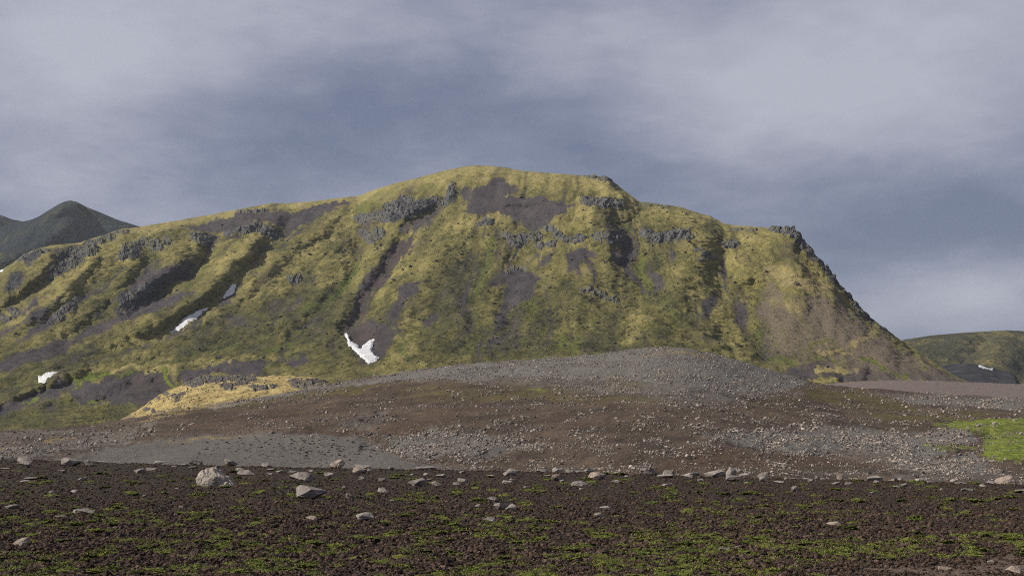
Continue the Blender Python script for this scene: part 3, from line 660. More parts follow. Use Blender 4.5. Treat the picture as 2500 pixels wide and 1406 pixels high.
hp('green', [(2400, 1095), (2500, 1080), (2600, 1090), (2500, 1125), (2420, 1125)], 8, .95); hp('green', [(2310, 1030), (2420, 1022), (2500, 1022), (2440, 1040), (2330, 1042)], 6, .9); hp('green', [(1270, 942), (1330, 935), (1350, 950), (1290, 960)], 10, .5); hp('green', [(1000, 945), (1080, 940), (1060, 960), (1000, 962)], 12, .4)
HB['green'] *= 1 - .12 * poly_mask(Uhw, Vhw, [(2380, 1044), (2460, 1040), (2500, 1050), (2440, 1075), (2400, 1078)], 8)
speck = sstep(fbm(Uh * .08, Vh * .2, 83, 3), .22, .5); HB['yel'] = np.maximum(HB['yel'], speck * .55 * (Vh > c_hill(Uh) + 30) * (1 - HB['fine']) * (Uh < 1900))

hr = np.zeros(Uh.shape)
for pts, wl, wr, a in (([(960, 1000), (900, 1040), (840, 1056), (740, 1056)], 30, 20, -3.0), ([(1330, 1075), (1240, 1100), (1150, 1120)], 24, 24, -1.6), ([(1650, 1090), (1560, 1140), (1500, 1180)], 34, 38, -.9), ([(1880, 1080), (1740, 1090), (1640, 1120)], 30, 30, 1.2), ([(2200, 1090), (2220, 1130), (2190, 1170)], 40, 40, 2.0),
                       ([(2440, 1050), (2400, 1090), (2330, 1110)], 40, 40, -3.0), ([(2150, 1060), (2000, 1075), (1890, 1100)], 26, 26, 2.0), ([(600, 1064), (780, 1062), (900, 1085)], 40, 40, 2.0), ([(300, 1020), (150, 1055), (0, 1075)], 26, 20, 1.6), ([(260, 1060), (100, 1090), (-40, 1100)], 16, 16, -1.4)):
    sd, t = line_sd(Uhw, Vhw, pts); w = np.where(sd > 0, wr, wl); q = np.clip(1 - np.abs(sd) / w, 0, 1); hr += a * q * q * (3 - 2 * q) * sstep(t, 0, .15) * sstep(t, 1, .85) * 1.3
he = np.clip((Vh - GH.vc[:, None]) / 20, 0, 1)
GH.D = np.maximum.accumulate(GH.D - hr * he, axis=1) + np.linspace(0, 2, GH.nf)[None, :]


def hill_relief(s, P):
    n = normals(P); X, Y = P[..., 0], P[..., 1]; rg = 1 - .75 * HB['fine']
    h = fbm(X / 20, Y / 30, 84, 3) * .9 * he + fbm(X / 5, Y / 6, 85, 3) * .28 * rg + fbm(X / 1.3, Y / 1.5, 86, 3) * .13 * rg + fbm(X / .5, Y / .5, 87, 2) * .05
    h += np.clip(HB['grey'], 0, 1) * fbm(X / .9, Y / .9, 88, 2) * .10
    return P + n * h[..., None]


GH.finish(hill_relief)
tag(GH.make('gravel_hill', M_HILL, HB), 'low brown gravel hill with a pale stony crest between field and mountain', kind='structure')

# ------------------------------------------------------------------ mossy knoll behind the hill's left shoulder
usk = np.arange(236, 900, 2.5)
c_kn = smooth_curve([(236, 1044), (270, 1036), (300, 1022), (330, 1004), (350, 992), (385, 966), (415, 950), (440, 941), (462, 930), (480, 924), (500, 920), (560, 917), (610, 919), (650, 918), (700, 916), (760, 921), (800, 931), (830, 944), (870, 960), (900, 975)], 5)
KN = Land(usk, lambda u: np.maximum(c_hill(u) + 12, c_kn(u) + 8), c_kn, 90, lambda U, V, T: 246 + 70 * T ** 1.2, back=(12, 60, 14))
ke = np.clip((KN.V - KN.vc[:, None]) / 16, 0, 1)
KN.finish(lambda s, P: P + normals(P) * ((fbm(P[..., 0] / 9, P[..., 1] / 9, 101, 3) * .9 * (ke * .8 + .2) + fbm(P[..., 0] / 2.0, P[..., 1] / 2.0, 102, 3) * .38 + fbm(P[..., 0] / .7, P[..., 1] / .7, 103, 2) * .12)[..., None]))
kw = fbm(KN.U * .05, KN.V * .1, 104, 3)
KB = {'low': sstep(KN.V + kw * 18, c_hill(KN.U) - 10 + (KN.U < 360) * 10, c_hill(KN.U) + 3) * (1 - .4 * (KN.U > 560)) + sstep(KN.U, 350, 300)}


def knoll_mat():
    m, N, b, pos = new_mat('yellow_moss')
    n1 = N.noise(pos, .25, 4, .6); n2 = N.noise(pos, 1.3, 4, .65); n3 = N.noise(pos, 6, 3, .6)
    t = N.math('ADD', N.math('MULTIPLY', n1, .4), N.math('ADD', N.math('MULTIPLY', n2, .35), N.math('MULTIPLY', n3, .25)))
    r = N.n('ShaderNodeValToRGB'); N.l.new(t, r.inputs[0]); e = r.color_ramp.elements
    e[0].position = .36; e[0].color = (.060, .048, .026, 1); e[1].position = .68; e[1].color = (.46, .365, .185, 1)
    q = e.new(.44); q.color = (.175, .135, .058, 1); q = e.new(.54); q.color = (.335, .262, .115, 1)
    f = N.step(N.math('ADD', N.attr('low'), N.math('MULTIPLY', N.math('SUBTRACT', n2, .5), 1.2)), .35, .75)
    col = N.mix(f, r.outputs[0], N.mix(n3, (.095, .078, .038), (.205, .170, .115)))
    N.l.new(col, b.inputs['Base Color']); bump(N, b, N.math('ADD', n2, N.math('MULTIPLY', n3, .3)), .7, .4); return m


tag(KN.make('mossy_hill', knoll_mat(), KB), 'small sunlit knoll under bright yellow moss behind the left of the gravel hill', kind='structure')

# ------------------------------------------------------------------ near field of dark soil
f_pe = smooth_curve([(-600, 1112), (0, 1120), (200, 1126), (300, 1131), (600, 1139), (850, 1144), (1100, 1148), (1300, 1152), (1600, 1161), (1850, 1168), (2000, 1171), (2300, 1178), (2500, 1183), (3100, 1192)], 30)
f_de = curve([(-600, 84), (0, 80), (1250, 68), (2500, 60), (3100, 58)])
usf = np.arange(-900, 3420, 4.2)
NR = 340
D0 = 7.5
tt = np.linspace(0, 1, NR)
de = f_de(usf); ze = ZC - (f_pe(usf) - HY) * de / F
Dm = D0 * (de[:, None] / D0) ** (tt[None, :] ** .92)
Zm = ze[:, None] * sstep(Dm, 12, 1.0 * de[:, None])
k = np.linspace(0, 1, 26)[1:][None, :]
Dm = np.concatenate([Dm, de[:, None] + 26 * k], 1); Zm = np.concatenate([Zm, ze[:, None] - 4.2 * sstep(k, -.12, .9)], 1)
Xm = (usf[:, None] - CX) / F * Dm
lump = fbm(Xm / .36, Dm / .36, 111, 3) * .055 + fbm(Xm / 1.6, Dm / 1.6, 112, 3) * .06 + fbm(Xm / .15, Dm / .15, 113, 2) * .030
dirt = poly_mask((usf[:, None] + 0 * Dm) + fbm(Xm * 1.1, Dm * .6, 115, 3) * 120, HY + (ZC - Zm) / Dm * F + fbm(Xm * 1.3, Dm * .5, 116, 3) * 24, [(1700, 1480), (1900, 1405), (2150, 1380), (2330, 1362), (2500, 1345), (3000, 1300), (3000, 1800), (1700, 1800)], 14)
Zm = Zm + lump * (1 - .7 * dirt)
PF = np.stack([Xm, Dm, Zm], -1)


def soil_mat():
    m, N, b, pos = new_mat('dark_soil')
    n1 = N.noise(pos, .5, 4, .6); n2 = N.noise(pos, 5, 4, .65); n3 = N.noise(pos, 24, 3, .65)
    col = N.mix(N.step(n2, .3, .7), (.010, .0075, .0065), (.034, .025, .021))  # dark soil, made darker still to paint shade in gaps between clods
    col = N.mix(N.step(n3, .52, .72), col, (.090, .070, .061)); col = N.mix(N.math('MULTIPLY', N.step(n1, .5, .72), .45), col, (.060, .034, .020))
    col = N.mix(N.math('MULTIPLY', N.step(N.noise(pos, 1.4, 5, .7), .50, .66), .6), col, N.mix(n3, (.030, .032, .010), (.085, .082, .022)))
    d = N.step(N.math('ADD', N.attr('dirt'), N.math('MULTIPLY', N.math('SUBTRACT', n2, .5), .8)), .3, .7)
    col = N.mix(d, col, N.mix(n2, (.062, .043, .032), (.120, .092, .080)))
    N.l.new(col, b.inputs['Base Color']); bump(N, b, N.math('ADD', n2, N.math('MULTIPLY', n3, .5)), .9, .04); return m


tag(link('ground', raw_mesh('ground', PF.reshape(-1, 3), grid_quads(*PF.shape[:2]), True, {'dirt': dirt}), soil_mat()), 'near field of dark cloddy soil with green tufts', kind='structure')


def field_z(x, y):
    """height of the near field under world points"""
    u = CX + F * x / y; d_e = f_de(u); z_e = ZC - (f_pe(u) - HY) * d_e / F
    z = z_e * sstep(y, 12, d_e); z = np.where(y > d_e, z_e - 4.2 * sstep((y - d_e) / 26, -.12, .9), z)
    return z + fbm(x / .36, y / .36, 111, 3) * .055 + fbm(x / 1.6, y / 1.6, 112, 3) * .06


def field_at(px, py):
    """point of the near field seen at a photo position"""
    d_e = float(f_de(px)); ys = 8 * (d_e / 8) ** np.linspace(0, 1, 900); xs = (px - CX) / F * ys
    u = np.full(ys.shape, px); z_e = ZC - (f_pe(u) - HY) * d_e / F
    v = HY + (ZC - z_e * sstep(ys, 12, d_e)) / ys * F
    i = np.argmax(v <= py) if (v <= py).any() else len(v) - 1
    x, y = xs[i], ys[i]; return Vector((x, y, float(field_z(np.array([x]), np.array([y]))[0])))


# broad ground under and beyond everything
def base_ground():
    n = 60; t = np.linspace(-1, 1, n); g = np.sign(t) * np.abs(t) ** 2.2 * 10000
    X, Y = np.meshgrid(g, g + 0.0, indexing='ij'); Z = np.full(X.shape, -12.0) + fbm(X / 900, Y / 900, 120, 3) * 4
    P = np.stack([X, Y, Z], -1); q = grid_quads(n, n)
    tag(link('valley_ground', raw_mesh('valley_ground', P.reshape(-1, 3), q, True), M_VALLEY), 'broad gravel valley floor reaching the horizon', kind='structure')
base_ground()

# ------------------------------------------------------------------ snow patches lying in the gullies
def snow(poly, land, label, thick=1.0, step=1.6, name='snow_patch', seed=0):
    p = np.array(poly, float); a = np.arange(p[:, 0].min() - 4, p[:, 0].max() + 4, step); b = np.arange(p[:, 1].min() - 4, p[:, 1].max() + 4, step)
    A, B = np.meshgrid(a, b, indexing='ij')
    sd = poly_sd(A + fbm(A * .12, B * .12, 130 + seed, 3) * 4, B + fbm(A * .12, B * .12, 131 + seed, 3) * 4, poly)
    G = land.at(A.ravel(), B.ravel()).reshape(*A.shape, 3); scale = G[..., 1:2] / F
    n = normals(G)
    # the patch lies as a smooth blanket: average the ground under it, full in the middle, sunk at the rim
    S = G.copy()
    for _ in range(24):
        S[1:-1] = (S[:-2] + S[1:-1] * 2 + S[2:]) / 4; S[:, 1:-1] = (S[:, :-2] + S[:, 1:-1] * 2 + S[:, 2:]) / 4
    th = np.clip(sd / 4, -1.2, 1)[..., None]
    P = S + n * (th * thick * .6 + .55)
    keep = (sd > -1.6).ravel(); q = grid_quads(*A.shape); q = q[keep[q].all(1)]
    used = np.unique(q); rm = np.full(A.size, -1); rm[used] = np.arange(len(used))
    c = P.reshape(-1, 3)[used].mean(0)
    o = link(name, raw_mesh(name, P.reshape(-1, 3)[used] - c, rm[q], True), M_SNOW); o.location = c
    return tag(o, label, 'snow patch', 'snow patches left in the gullies')


snow([(840, 821), (848, 821), (856, 838), (872, 845), (876, 853), (882, 856), (886, 846), (900, 838), (915, 832), (911, 846), (908, 862), (914, 870), (926, 876), (918, 888), (898, 893), (888, 882), (876, 872), (858, 854), (850, 848), (846, 836)], mt, 'largest snow patch, forked like a Y, below the dark gully', 1.6)
snow([(566, 699), (575, 701), (573, 713), (564, 724), (551, 734), (545, 733), (549, 717)], mt, 'small upright snow patch high in the left gully', 1.2, 1.2, seed=1)
snow([(508, 756), (496, 768), (478, 785), (457, 799), (436, 807), (414, 814), (432, 798), (454, 781), (478, 767)], mt, 'long thin diagonal snow streak in the left gully', 1.2, 1.3, seed=2)
snow([(145, 909), (134, 914), (124, 923), (108, 936), (94, 934), (94, 924), (108, 916), (126, 911)], mt, 'small snow patch low at the left, above the dark earth bank', 1.0, 1.2, seed=3)
snow([(0, 656), (9, 659), (6, 664), (-6, 664)], mt, 'tiny snow scrap at the left edge of the photo under the rocky shoulder', .8, 1.2, seed=4)
snow([(2390, 891), (2400, 894), (2414, 900), (2419, 899), (2424, 897), (2424, 904), (2412, 903), (2402, 900), (2393, 895)], LV, 'thin snow patch on the black lava ridge at the right', 2.0, 1.0, seed=5)

# ------------------------------------------------------------------ stones
def rock_bm(seed, n=14, size=(1, 1, 1), jag=.35, flat_base=True):
    r = random.Random(seed); bm = bmesh.new()
    for i in range(n):
        v = Vector((r.gauss(0, 1), r.gauss(0, 1), r.gauss(0, 1))).normalized() * (1 - jag * r.random())
        z = v.z * size[2]
        if flat_base and z < -.35 * size[2]: z = -.35 * size[2]
        bm.verts.new((v.x * size[0], v.y * size[1], z))
    bmesh.ops.convex_hull(bm, input=bm.verts)
    for v in [v for v in bm.verts if not v.link_faces]: bm.verts.remove(v)
    return bm


def rock_mesh(name, seed, detail=0, **kw):
    bm = rock_bm(seed, **kw)
    if detail:
        bmesh.ops.bevel(bm, geom=bm.edges[:], offset=.05, segments=1, affect='EDGES', profile=.6, clamp_overlap=True)
        bmesh.ops.triangulate(bm, faces=bm.faces[:])
        bmesh.ops.subdivide_edges(bm, edges=bm.edges[:], cuts=detail, use_grid_fill=True)
        bm.normal_update()
        for v in bm.verts:
            p = v.co * 1.7 + Vector((seed * 3.1, 0, 0))
            v.co += v.normal * (mnoise.fractal(p * 1.6, .8, 2.0, 4) * .07 - max(0, mnoise.noise(p * 1.6)) * .12)
    me = bpy.data.meshes.new(name); bm.to_mesh(me); bm.free()
    return me


def scatter(name, pts, scl, rot, tint, mat, variants=4, sub=2, amp=.55, seed=0., hull=True, vscale=1.3):
    """one object of uncountable bits: points with a size and a turn each, drawn as noisy lumps"""
    me = bpy.data.meshes.new(name); n = len(pts); me.vertices.add(n); me.vertices.foreach_set('co', np.ascontiguousarray(pts, np.float32).ravel())
    for a, v in (('scl', scl), ('rot', rot)): me.attributes.new(a, 'FLOAT_VECTOR', 'POINT').data.foreach_set('vector', np.ascontiguousarray(v, np.float32).ravel())
    me.attributes.new('tint', 'FLOAT', 'POINT').data.foreach_set('value', np.ascontiguousarray(tint, np.float32))
    me.attributes.new('vid', 'INT', 'POINT').data.foreach_set('value', RNG.integers(0, variants, n).astype(np.int32))
    o = link(name, me, mat)
    g = bpy.data.node_groups.new(name + '_nodes', 'GeometryNodeTree'); g.interface.new_socket('Geometry', in_out='INPUT', socket_type='NodeSocketGeometry'); g.interface.new_socket('Geometry', in_out='OUTPUT', socket_type='NodeSocketGeometry')
    N = NT(g); gi = N.n('NodeGroupInput'); go = N.n('NodeGroupOutput'); jn = N.n('GeometryNodeJoinGeometry')
    def named(a, t):
        nd = N.n('GeometryNodeInputNamedAttribute', data_type=t); nd.inputs['Name'].default_value = a
        return nd.outputs['Attribute']
    sc_, ro_, vi_ = named('scl', 'FLOAT_VECTOR'), named('rot', 'FLOAT_VECTOR'), named('vid', 'INT')
    e2r = N.n('FunctionNodeEulerToRotation', {0: ro_})
    for kx in range(variants):
        ico = N.n('GeometryNodeMeshIcoSphere', {'Radius': 1.0, 'Subdivisions': sub}); sp = N.n('GeometryNodeSetPosition'); N.l.new(ico.outputs['Mesh'], sp.inputs['Geometry'])
        nz = N.n('ShaderNodeTexNoise', {'Vector': N.n('GeometryNodeInputPosition').outputs[0], 'W': seed + kx * 7.31, 'Scale': vscale, 'Detail': 1.0}, noise_dimensions='4D')
        off = N.vmath('MULTIPLY', N.vmath('SUBTRACT', nz.outputs['Color'], (.5, .5, .5)), (amp * 2.4,) * 3); N.l.new(off, sp.inputs['Offset'])
        out = sp.outputs[0]
        if hull: ch = N.n('GeometryNodeConvexHull'); N.l.new(out, ch.inputs[0]); out = ch.outputs[0]
        sm = N.n('GeometryNodeSetMaterial', {'Material': mat}); N.l.new(out, sm.inputs['Geometry'])
        cmp_ = N.n('FunctionNodeCompare', data_type='INT', operation='EQUAL'); N.put(cmp_.inputs[2], vi_); cmp_.inputs[3].default_value = kx
        ip = N.n('GeometryNodeInstanceOnPoints'); N.l.new(gi.outputs[0], ip.inputs['Points']); N.l.new(sm.outputs[0], ip.inputs['Instance']); N.l.new(cmp_.outputs[0], ip.inputs['Selection'])
        N.l.new(e2r.outputs[0], ip.inputs['Rotation']); N.l.new(sc_, ip.inputs['Scale']); N.l.new(ip.outputs[0], jn.inputs[0])
    N.l.new(jn.outputs[0], go.inputs[0])
    md = o.modifiers.new('scatter', 'NODES'); md.node_group = g
    return o


def rrot(n, tilt=.5): return np.stack([RNG.normal(0, tilt, n), RNG.normal(0, tilt, n), RNG.uniform(0, 6.28, n)], -1)

# -- crags on the mountain: (label, [(px, py, w, h) pieces], tall)
CRAGS = [
    ('jagged dark summit crag on the right end of the skyline', [(1910, 558, 44, 24), (1928, 562, 28, 34), (1892, 560, 26, 12), (1945, 582, 18, 30), (1960, 600, 14, 20)]),
    ('dark rocky lip at the right end of the flat summit', [(1456, 432, 50, 7), (1482, 438, 20, 12), (1500, 452, 14, 10)]),
    ('craggy rock nose with a flat top above the middle scree bowl', [(1440, 498, 34, 18), (1470, 500, 40, 18), (1505, 506, 30, 12)]),
    ('row of broken columns on the skyline below the summit step', [(1585, 500, 50, 8), (1625, 506, 30, 6)]),
    ('blocky crag band left of the dark gully head', [(884, 538, 32, 18), (905, 534, 30, 16), (930, 532, 26, 18), (950, 536, 24, 22)]),
    ('squat crag with a mossy top below the left band', [(905, 582, 34, 18), (928, 572, 26, 20), (890, 572, 24, 10)]),
    ('broken rock steps across the head of the dark gully', [(960, 515, 34, 26), (995, 525, 34, 26), (1035, 504, 36, 18), (1055, 496, 26, 20), (1084, 498, 24, 14), (1000, 495, 24, 18)]),
    ('narrow dark rock rib below the summit on the left of the bowl', [(1106, 470, 14, 36), (1100, 490, 14, 16)]),
    ('small lone outcrop below the left of the scree bowl', [(1188, 547, 34, 16), (1172, 552, 20, 10)]),
    ('twin rock knobs at the bottom of the scree bowl', [(1252, 594, 22, 22), (1278, 592, 26, 26), (1236, 578, 24, 10)]),
    ('leaning crag slabs right of the twin knobs', [(1310, 582, 24, 22), (1318, 600, 18, 18), (1342, 560, 28, 12), (1362, 575, 24, 14)]),
    ('loose line of rock bumps at mid height in the centre', [(1400, 592, 22, 14), (1380, 590, 18, 12), (1418, 586, 20, 16), (1345, 598, 24, 10)]),
    ('dark overhanging crag beside the shaded central gully', [(1462, 578, 28, 22), (1492, 580, 30, 26), (1510, 582, 22, 24)]),
    ('large rounded crag right of the central gully', [(1580, 578, 30, 16), (1605, 590, 32, 22), (1630, 588, 34, 20), (1655, 576, 40, 22), (1680, 584, 24, 14)]),
    ('small outcrop midway between rounded crag and summit crag', [(1788, 597, 26, 16), (1770, 602, 16, 10)]),
    ('scattered rocks in a patch below the rounded crag', [(1705, 612, 22, 10), (1720, 624, 20, 12), (1738, 632, 18, 12), (1712, 640, 14, 8)]),
    ('thin rock ledge just under the right skyline', [(1800, 561, 34, 8), (1830, 562, 30, 7)]),
    ('chain of pinnacles down the shaded right ridge', [(2020, 664, 16, 18), (2036, 680, 14, 14), (2000, 640, 14, 12), (1975, 610, 14, 14)]),
    ('lower rock teeth on the steep right edge', [(2072, 724, 20, 14), (2060, 712, 14, 16), (2090, 745, 14, 10), (2115, 768, 14, 8)]),
    ('dark cliff at the head of the left ravine', [(488, 586, 30, 28), (510, 584, 28, 22), (475, 578, 20, 14)]),
    ('long capping cliff beside the leftmost snow gully head', [(585, 568, 34, 12), (615, 561, 34, 14), (645, 562, 30, 16), (668, 572, 30, 22), (560, 574, 20, 10)]),
    ('thin ledge of blocks under the yellow left ridge', [(605, 518, 26, 7), (632, 518, 26, 7), (590, 520, 14, 6)]),
    ('shadowed square cliff on the left flank', [(312, 615, 26, 30), (332, 605, 24, 24), (300, 628, 16, 18)]),
    ('rubbly cliff between the two left ravines', [(355, 594, 32, 20), (380, 602, 28, 26), (408, 590, 20, 14)]),
    ('tall grey cliff wall on the left shoulder', [(130, 660, 24, 26), (150, 648, 26, 36), (175, 636, 26, 36), (195, 622, 22, 28), (125, 675, 20, 16)]),
    ('broken grey cliff at the far left end of the shoulder', [(56, 630, 28, 24), (78, 618, 26, 16), (102, 618, 36, 14)]),
    ('slanting rock steps below the pointed peak', [(222, 612, 30, 28), (240, 595, 30, 14), (265, 582, 36, 12), (300, 568, 30, 9)]),
    ('dark undercut rock on the lower left slope', [(165, 762, 34, 12), (188, 740, 24, 14), (145, 778, 24, 10)]),
    ('grey scar of loose rock in the left ravine', [(300, 758, 20, 20), (322, 736, 24, 20), (350, 712, 24, 18)]),
    ('small dark rock boss on the smooth left spur', [(718, 681, 28, 16)]),
    ('low reddish rock ribs at centre right', [(1432, 712, 30, 9), (1460, 718, 34, 12), (1485, 728, 24, 10), (1500, 735, 16, 10)]),
    ('stacked rocks at the edge of the small middle scree', [(1258, 658, 22, 14), (1280, 656, 16, 10), (1240, 668, 12, 10)]),
    ('pale weathered rock patch low on the left slope', [(12, 780, 26, 12), (38, 765, 24, 12)]),
]


def cells(x, y, seed):
    """per-cell height and distance to the cell rim, for blocky rock"""
    ix, iy = np.floor(x), np.floor(y); d1 = np.full(x.shape, 9.); d2 = np.full(x.shape, 9.); hv = np.zeros(x.shape); tl = np.zeros(x.shape)
    for a in (-1, 0, 1):
        for b in (-1, 0, 1):
            cx, cy = ix + a, iy + b; h1 = _hash(cx, cy, seed) / 65536; h2 = _hash(cx, cy, seed + 5) / 65536; h3 = _hash(cx, cy, seed + 9) / 65536
            d = np.hypot(x - cx - h1, y - cy - h2); k = d < d1
            d2 = np.where(k, d1, np.minimum(d2, d)); hv = np.where(k, h3, hv); tl = np.where(k, (x - cx - h1) * (h2 * 3.0 - .7) + (y - cy - h2) * (h1 * 2.4 - 1.6), tl); d1 = np.where(k, d, d1)
    return hv, d2 - d1, tl


def crag(label, pieces, land, mat, seed, cat='rock outcrop', group='dark crags on the mountain slopes', blk=(6.5, 9.0), push=(4.0, 7.5), step=1.0):
    """an outcrop: an Empty at its foot and one blocky, fissured rock face for every mass of it"""
    g0 = land.at(pieces[0][0], pieces[0][1])[0]
    root = bpy.data.objects.new('rock_outcrop', None); COL.objects.link(root); root.location = g0; tag(root, label, cat, group)
    for q_, (px, py, w, h) in enumerate(pieces):
        rx, ry = w * .58 + 2, h * .58 + 2
        A, B = np.meshgrid(np.arange(px - rx - 2, px + rx + 2, step), np.arange(py - ry - 2, py + ry + 2, step), indexing='ij')
        vc = np.interp(A, land.us, land.vc); Bc = np.maximum(B, vc + .5)
        rad = np.sqrt(((A - px) / rx) ** 2 + ((B - py) / ry) ** 2) + fbm(A * .10, B * .10, seed + q_, 4, .6) * .75
        kx, ky = random.uniform(1.7, 3.8), random.uniform(1.3, 2.8); th = random.uniform(-.5, .5)
        G = land.at(A.ravel(), Bc.ravel()).reshape(*A.shape, 3); m = G[:, :, 1:2] / F
        # broad smooth base so that the fine bumps of the ground do not show through
        a, b = A + fbm(A * .1, B * .1, seed + 3, 2) * 7 + B * th, B + fbm(A * .1, B * .1, seed + 4, 2) * 7 - A * th
        hv, rim, tl = cells(a / (blk[0] * kx), b / (blk[1] * ky), seed + q_); hv2, rim2, tl2 = cells(a / (blk[0] * .55), b / (blk[1] * .6), seed + 40)
        body = np.clip((1 - rad) * 2.6, -.6, 1)
        lumps = np.clip(.30 + .65 * hv + tl * .5, 0, 1.3) * (.3 + .7 * sstep(rim, 0.0, .07)) * .85 + (.08 * hv2 + .07 * tl2) * sstep(rim2, 0, .1)
        t = (body * (.15 + 1.1 * lumps) * random.uniform(*push) * min(1, .5 + h / 30))[..., None] * m
        n = np.array((0, -.72, .62)); P = G + n * t - np.array((0, -.3, .4)) * m * 1.2
        P[..., 2] += (np.clip(vc + .5 - B, 0, None) * 0)
        keep = (rad < 1.12).ravel(); qd = grid_quads(*A.shape); qd = qd[keep[qd].all(1)]
        if len(qd) < 4: continue
        used_ = np.unique(qd); rm = np.full(A.size, -1); rm[used_] = np.arange(len(used_))
        o = link('rock', raw_mesh('rock', P.reshape(-1, 3)[used_] - g0, rm[qd], False), mat); o.parent = root
    return root


for i, (lb, pcs) in enumerate(CRAGS): crag(lb, pcs, mt, M_CRAG, 300 + i, push=(9, 13) if i == 0 else (7, 10) if i in (17, 18) else (4.0, 7.5))
KCR = [('long dark crag capping the top of the yellow knoll', [(486, 926, 56, 15), (530, 924, 62, 20), (572, 924, 60, 20), (608, 925, 36, 15), (468, 936, 44, 9)]),
       ('low dark crag at the right end of the yellow knoll', [(738, 939, 52, 12), (770, 933, 46, 14), (797, 935, 30, 8), (722, 929, 40, 7)]),
       ('dark rock step in the middle of the yellow moss', [(560, 942, 44, 10), (590, 936, 30, 8), (622, 946, 26, 10), (644, 950, 24, 10), (668, 942, 18, 7)]),
       ('grey rocks poking from the left of the yellow moss', [(430, 966, 24, 9), (446, 958, 16, 8), (434, 976, 12, 6)]),
       ('rock pile at the left foot of the yellow knoll', [(262, 1026, 30, 10), (285, 1014, 14, 9), (245, 1032, 20, 6)]),
       ('two dark rocks at the lower left of the yellow knoll', [(358, 1000, 16, 7), (374, 1005, 9, 6)]),
       ('rubble edging the left rim of the yellow knoll', [(405, 960, 16, 7), (385, 972, 14, 6), (365, 985, 14, 6)])]
for i, (lb, pcs) in enumerate(KCR): crag(lb, pcs, KN, M_CRAGK, 500 + i, group='dark crags on the yellow knoll', blk=(7, 5), push=(3.5, 6.5))

# -- dark boulders on the mountain
BMESH = [rock_mesh('boulder', 900 + i, n=16, size=(1, .9, .8), jag=.3) for i in range(10)]
for m_ in BMESH: m_.materials.append(M_BLD)
def bould_points(n):
    u = RNG.uniform(0, 2200, n * 6); v = RNG.uniform(480, 945, n * 6)
    ok = (v > np.interp(u, mt.us, mt.vc) + 12) & (v < c_hill(u) + 4)
    w = .14 + .9 * np.exp(-((u - 1350) / 330) ** 2 - ((v - 800) / 95) ** 2) + .55 * np.exp(-((u - 1830) / 90) ** 2 - ((v - 850) / 60) ** 2) + .35 * np.exp(-((u - 1000) / 160) ** 2 - ((v - 620) / 90) ** 2) + .4 * np.exp(-((u - 1600) / 130) ** 2 - ((v - 660) / 90) ** 2)
    w *= np.where(u > 1880, .15, 1) * (.6 + .9 * (fbm(u * .02, v * .02, 140, 2) > 0.05))
    ok &= RNG.uniform(0, 1, len(u)) < w
    return u[ok][:n], v[ok][:n]
bu, bv = bould_points(1700); bs = np.minimum(1.5 * (1 - RNG.uniform(0, 1, len(bu))) ** -.42, 6.2)
order = np.argsort(-bs); bp = mt.at(bu, bv)
NAMED = [(923, 662, 6, 'dark boulder at the left edge of the long dark gully'), (1118, 661, 6, 'lone dark boulder in plain moss below the lone outcrop'), (1187, 665, 5, 'small lone boulder just left of the middle scree patch'), (1395, 640, 6, 'boulder on the small grey scree right of the twin knobs'),
         (1565, 685, 6, 'boulder on the green streak under the rounded crag'), (1500, 730, 7, 'boulder at the right end of the low reddish ribs'), (1715, 830, 6, 'boulder low on the right, above the yellow hill crest'), (485, 857, 8, 'bigger of two dark boulders on the bright green flush, lower left'),
         (450, 863, 6, 'smaller of two dark boulders on the bright green flush, lower left'), (655, 804, 7, 'dark boulder midway down the smooth left spur'), (745, 805, 7, 'dark boulder on the green streak left of the forked snow'), (830, 860, 8, 'dark boulder touching the lower left of the forked snow'),
         (2018, 902, 8, 'single black boulder on the yellow patch at the cone foot'), (1870, 670, 6, 'dark boulder at the upper left rim of the grey cone'), (1945, 703, 9, 'dark boulder in the yellow moss on top of the cone'), (1810, 843, 6, 'dark boulder at the left foot of the grey cone'),
         (820, 696, 6, 'dark boulder high on the smooth left spur'), (965, 690, 6, 'dark boulder right of the long dark gully')]
for i in order[:282]:
    o = bpy.data.objects.new('boulder', BMESH[i % 10]); COL.objects.link(o); s = bs[i] * bp[i, 1] / F
    o.location = bp[i] + np.array((0, 0, s * .15)); o.scale = (s * 1.1, s, s * random.uniform(.7, 1.1)); o.rotation_euler = (random.uniform(-.3, .3), random.uniform(-.3, .3), random.uniform(0, 6.28))
    x_, y_ = bu[i], bv[i]
    where = ('on the left spurs below the grey cliffs' if x_ < 560 else 'on the smooth left spur of the dome' if x_ < 860 else 'near the long dark gully above the forked snow' if x_ < 1080 else
             'in the rubble at the mountain foot behind the stony crest' if y_ > 760 and x_ < 1700 else 'in the rubble beside the grey cone foot' if x_ >= 1700 and y_ > 760 else 'under the scree bowl in the middle of the mountain' if x_ < 1480 else 'below the rounded crag on the right half of the mountain')
    tag(o, f"{'dark boulder' if bs[i] > 4.2 else 'small dark boulder'} {where}", 'boulder', 'dark boulders scattered over the mountain')
for j, (px, py, r_, lb) in enumerate(NAMED):
    o = bpy.data.objects.new('boulder', BMESH[j % 10]); COL.objects.link(o); p = mt.at(px, py)[0]; s = r_ * p[1] / F
    o.location = p + np.array((0, 0, s * .25)); o.scale = (s, s, s * .9); o.rotation_euler = (0, random.uniform(-.2, .2), random.uniform(0, 6.28))
    tag(o, lb, 'boulder', 'large lone boulders on the mountain')
rest = order[282:]; sc = (bs[rest] * bp[rest, 1] / F)
tag(scatter('boulder_rubble', bp[rest] + np.array((0, 0, .1)), np.stack([sc * 1.1, sc, sc * .85], -1), rrot(len(rest)), RNG.uniform(0, 1, len(rest)), M_BLDI, seed=2.), 'small dark rubble strewn over the mountain slope', kind='stuff')

